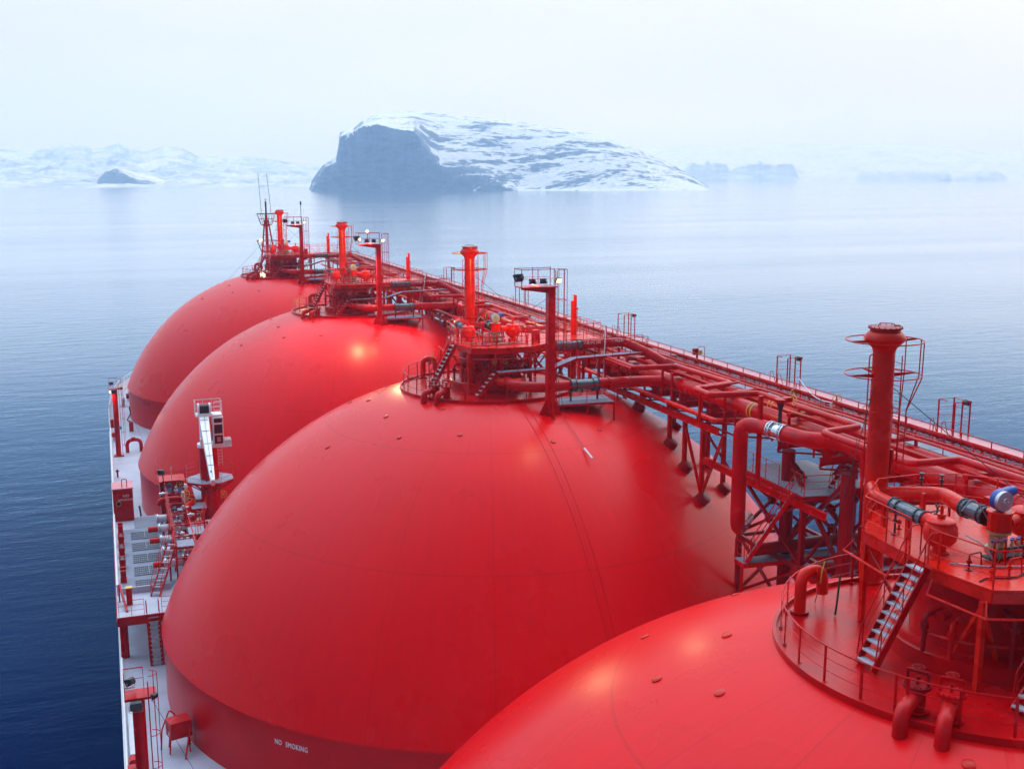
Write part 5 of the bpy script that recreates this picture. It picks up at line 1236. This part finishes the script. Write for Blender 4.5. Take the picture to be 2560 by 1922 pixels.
# ---- port light masts
def port_mast(y, label, lit):
    x = -23.72; t = thing('port_light_mast', (x, y, 14.1), label, 'light mast', 'light masts on the port side')
    MB().cyl((x, y, 14.1), (x, y, 22.2), .30, 24).build('post', 'red', t)
    MB().prism([(x-.55, y-.45), (x+.6, y-.45), (x+.6, y+.5), (x-.55, y+.5)], 14.1, 14.25).build('base', 'red', t, smooth=False)
    p = MB().bb(x-.62, x+.85, y-.35, y+.75, 22.2, 22.32); p.bb(x-.3, x+.3, y-.4, y+.1, 21.9, 22.2); p.build('platform', 'red', t, smooth=False)
    m_ = MB(); rail_line(m_, [(x-.6, y-.33, 22.32), (x-.6, y+.73, 22.32), (x+.3, y+.73, 22.32)], step=.75, rails=(1.1, .55), r=.03); m_.tube([(x-.6, y-.33, 22.9), (x-.1, y-.33, 22.9)], .02, 5); m_.build('railing', 'red', t)
    l_ = MB(); ladder(l_, (x+.48, y-.1, 14.4), (x+.48, y-.1, 22.9), (.0, .17, 0), 28, .028, .018); l_.build('ladder', 'red', t)
    c_ = MB()
    for z in (15.5, 17, 18.6, 20.3, 23.4): c_.tube([(x+.5+.42*sin(a/10)*1.0, y-.1-.36*cos(a/10), z) for a in range(0, 33, 3)], .02, 5)
    for a in (.6, 1.57, 2.5): c_.tube([(x+.5+.42*sin(a), y-.1-.36*cos(a), 15.3), (x+.5+.42*sin(a), y-.1-.36*cos(a), 23.4)], .02, 5)
    c_.build('ladder_cage', 'red', t)
    floodlight((x-.12, y-.62, 22.1), (.05, -1, -.25), t, 1.15); floodlight((x+.75, y-.4, 22.35), (.7, -.6, -.3), t, .7)
    floodlight((x-.3, y+.5, 22.85), (-.6, .6, -.5), t, 1.0)
    MB().cyl((x+.36, y-.25, 17.6), (x+.36, y-.42, 17.6), .2, 12).build('speaker', 'pale_blue', t)
    b = MB().bb(x-.7, x-.32, y-.1, y+.35, 17.6, 18.6); b.build('equipment_box', 'red', t, smooth=False)
    MB().tube([(x+.6, y-.3, 22.2), (x+3.1, y-1.2+6, 14.2)], .015, 4).build('stay_wire', 'black', t)
    if lit:
        MB().sphere((x-.45, y-.45, 22.0), .16, 8).build('lamp_bulb', 'lamp_glow', t)
        lamp((x-.45, y-.6, 22.0), (.3, -.3, -1), 500, t, .3, 160)
    return t
pm = port_mast(53.2, 'nearest port light mast, its big square lamp facing the viewer, bottom left', False)
p2 = port_mast(137.0, 'far port light mast with a blazing lamp, beside the farthest dome', True)
# odds and ends along the port deck
t = thing('legged_box', (-21.5, 63, 14.1), 'red box on spindly legs against the skirt of the second dome', 'box')
bx = MB().box((-21.55, 62.9, 15.5), (1.25, 1.0, 1.0), .25); bx.build('tank', 'red', t, smooth=False)
for dx, dy in ((-.5, -.4), (-.5, .35), (.45, -.45), (.5, .3)): MB().beam((-21.55+dx, 62.9+dy, 15.1), (-21.55+dx*1.2, 62.9+dy*1.2, 14.1), .08).build('leg', 'red', t, smooth=False)
MB().beam((-20.95, 62.4, 15.6), (-21.35, 61.5, 14.1), .08).build('strut', 'red', t); MB().bb(-22.15, -22.13, 62.3, 63.3, 15.3, 15.38).build('stripe', 'white', t, smooth=False)
MB().tube(arc([(-21.7, 63.6, 15.9), (-22.0, 64.0, 16.1), (-22.5, 63.4, 15.2), (-22.6, 62.9, 14.2)], .2), .05, 6).build('pipe', 'red', t)
def drum(y, z, l_, s=1.0):
    o = MB().cyl((-24.15, y, z), (-24.15, y+.62*s, z), .27*s, 16); t = thing('edge_drum', (-24.15, y, 14.1), l_, 'drum', 'red drums along the port rail'); o.build('drum', 'red', t)
    MB().beam((-24.15, y+.3, 14.1), (-24.15, y+.3, z-.2), .14).build('stand', 'red_dark', t)
drum(60.3, 15.0, 'red drum at the port rail, forward of the nearest light mast head'); drum(55.9, 15.1, 'red drum at the port rail just below the nearest light mast head'); drum(51.9, 15.1, 'lowest red drum at the port rail beside the light mast')
drum(118.0, 14.9, 'farther red drum at the port rail ahead of the red house', 1.2); drum(113.6, 14.9, 'nearer red drum at the port rail ahead of the red house', 1.2); drum(145.0, 14.9, 'red drum at the port rail beside the farthest dome', 1.1)
t = thing('red_ring', (-24.1, 54.4, 14.6), 'pink red lifebuoy at the port rail beside the nearest light mast', 'lifebuoy'); MB().ring((-24.05, 54.0, 15.1), .34, .09, 28, 8, 'x').build('ring', 'red', t); MB().beam((-24.1, 54.0, 14.1), (-24.1, 54.0, 14.8), .06).build('stand', 'red', t)
t = thing('white_locker', (-24.0, 64.5, 14.1), 'long white box at the port rail ahead of the nearest light mast', 'locker'); MB().bb(-24.3, -23.8, 62.2, 67.5, 14.1, 14.6).build('box', 'white', t, smooth=False); MB().bb(-24.32, -23.78, 62.15, 67.55, 14.6, 14.65).build('lid', 'white', t, smooth=False)
t = thing('mushroom_vent', (-22.0, 138.5, 14.1), 'red arched pipe on the pale deck beside the third dome', 'pipe')
MB().tube(arc([(-22.7, 138.5, 14.1), (-22.7, 138.5, 15.6), (-21.1, 138.7, 15.6), (-21.1, 138.7, 14.1)], .75, 8), .22, 14).build('arch', 'red', t); MB().cyl((-21.95, 138.6, 15.65), (-21.95, 138.6, 15.9), .25, 12).build('boss', 'red', t)
t = thing('hydrant', (-24.0, 127, 14.1), 'small dark red hydrant by the far port rail', 'hydrant'); MB().cyl((-24, 127, 14.1), (-24, 127, 15.0), .1, 10).build('stem', 'red_dark', t); MB().cyl((-24.2, 127, 14.8), (-23.8, 127, 14.8), .08, 8).build('outlet', 'red_dark', t)
for i, (x, y, l_) in enumerate(((-22.3, 103.0, 'dark kinked hose pipe on the deck beside the red house'), (-22.0, 150.5, 'red box with hose beside the farthest dome'))):
    t = thing('hose_station', (x, y, 14.1), l_, 'hose'); MB().tube(arc([(x, y, 14.1), (x+.1, y, 15.3), (x-.4, y+.3, 15.5), (x+.1, y+.9, 16.2), (x, y+1, 17.2)], .2), .08, 7).build('hose', 'dark_steel', t); MB().bb(x-.2, x+.35, y-.4, y+.1, 14.1, 15.3).build('box', 'red', t, smooth=False)
# bow fittings seen past the farthest dome
for i, (x, y) in enumerate(((-22.6, 168), (-21.6, 173), (-21.0, 177))):
    t = thing('mooring_bitt', (x, y, 14.1), ['nearest', 'middle', 'farthest'][i]+' pale mooring bitt at the port bow bulwark', 'bitt', 'mooring bitts at the bow')
    for dy in (-.5, .5): m_ = MB().cyl((x, y+dy, 14.1), (x, y+dy, 15.1), .22, 14); m_.cyl((x, y+dy, 15.1), (x, y+dy, 15.2), .28, 14); m_.build('post', 'galv', t)
    MB().bb(x-.4, x+.4, y-.95, y+.95, 14.1, 14.2).build('base', 'galv', t, smooth=False)
t = thing('winch_box', (-21.2, 171.5, 14.1), 'small red winch on the bow deck', 'winch'); MB().bb(-21.7, -20.7, 171, 172.2, 14.1, 15.3).build('housing', 'red', t, smooth=False); MB().cyl((-22.1, 171.6, 14.8), (-21.7, 171.6, 14.8), .4, 16).build('drum', 'red_dark', t)
# bow rails
t = thing('bow_rail', (-20, 186, 15.3), 'white open rail round the port bow', 'rail')
m_ = MB(); rail_line(m_, [(-24.5+.0, 158, 15.3), (-24.1, 168, 15.3), (-22.9, 177, 15.3), (-20.0, 187, 15.3), (-14, 198, 15.3)], h=1.0, rails=(1.0, .66, .33), r=.04, pr=.05, step=1.5); m_.build('rail', 'white', t)
# ---- foremast
t = thing('foremast', (2.4, 193, 15), 'red lattice foremast with two railed lookout rings and an antenna, above the farthest dome', 'mast')
fx, fy = 2.4, 193.
MB().lathe([(.34, 14.1), (.3, 32), (.22, 40.4)], (fx, fy, 0), 16).build('centre_pipe', 'red', t)
for sx, sy in ((-1, -.6), (1, -.6), (0, 1)):
    MB().cyl((fx+sx*2.0, fy+sy*2, 26), (fx+sx*.3, fy+sy*.3, 39.5), .13, 10).build('leg', 'red', t)
for z in (29, 31, 33, 35, 37):
    k = (39.5-z)/13.5*1.7+.3
    MB().tube([(fx-k, fy-.6*k, z), (fx+k, fy-.6*k, z), (fx, fy+k, z)], .05, 6, True).build('tie', 'red', t)
for z, r0, r1 in ((34.2, 1.1, 1.75), (38.7, .95, 1.6)):
    MB().lathe([(.1, z-.35), (r0, z), (r0, z+.06), (.05, z+.06)], (fx, fy, 0), 20).build('lookout_floor', 'red', t)
    c_ = MB(); c_.ring((fx, fy, z+1.85), r1, .05, 28, 5); c_.ring((fx, fy, z+1.0), (r0+r1)/2, .03, 28, 5)
    for a in range(0, 360, 40): c_.tube([(fx+r0*cos(radians(a)), fy+r0*sin(radians(a)), z+.05), (fx+r1*cos(radians(a)), fy+r1*sin(radians(a)), z+1.85)], .04, 5)
    c_.build('lookout_cage', 'red_dark', t)
MB().cyl((fx, fy, 40.4), (fx, fy, 42.6), .14, 10).build('topmast', 'black', t); MB().sphere((fx, fy, 42.9), .2, 8).build('top_light', 'rope_white', t)
y_ = MB().tube([(fx-.8, fy, 41.3), (fx-.8, fy, 40.6), (fx+.8, fy, 40.6), (fx+.8, fy, 41.3)], .05, 5); y_.build('yard', 'red_dark', t)
for dx in (-.8, .8): MB().tube([(fx+dx, fy, 41.3), (fx+dx*.9-.35, fy, 47.3)], .035, 4).build('whip_antenna', 'dark_steel', t)
MB().sphere((fx-1.2, fy-1.1, 36.2), .26, 8).build('lamp_bulb', 'lamp_glow', t); lamp((fx-1.2, fy-1.5, 36.2), (0, -1, -.6), 900, t, .3, 150)
MB().tube([(fx-.6, fy-1, 36), (-20.5, 205-25, 16)], .02, 4).build('forestay', 'dark_steel', t)
t2 = thing('aerial_pole', (2.2, 151, 36), 'thin dark aerial pole rising above the lit mast at the farthest dome', 'aerial'); MB().cyl((1.55, YC[3]-7.4, 40.36), (1.55, YC[3]-7.4, 43.2), .04, 6).build('pole', 'dark_steel', t2); MB().cyl((1.55, YC[3]-7.4, 43.0), (1.55, YC[3]-7.4, 43.5), .1, 8).build('tip', 'black', t2)
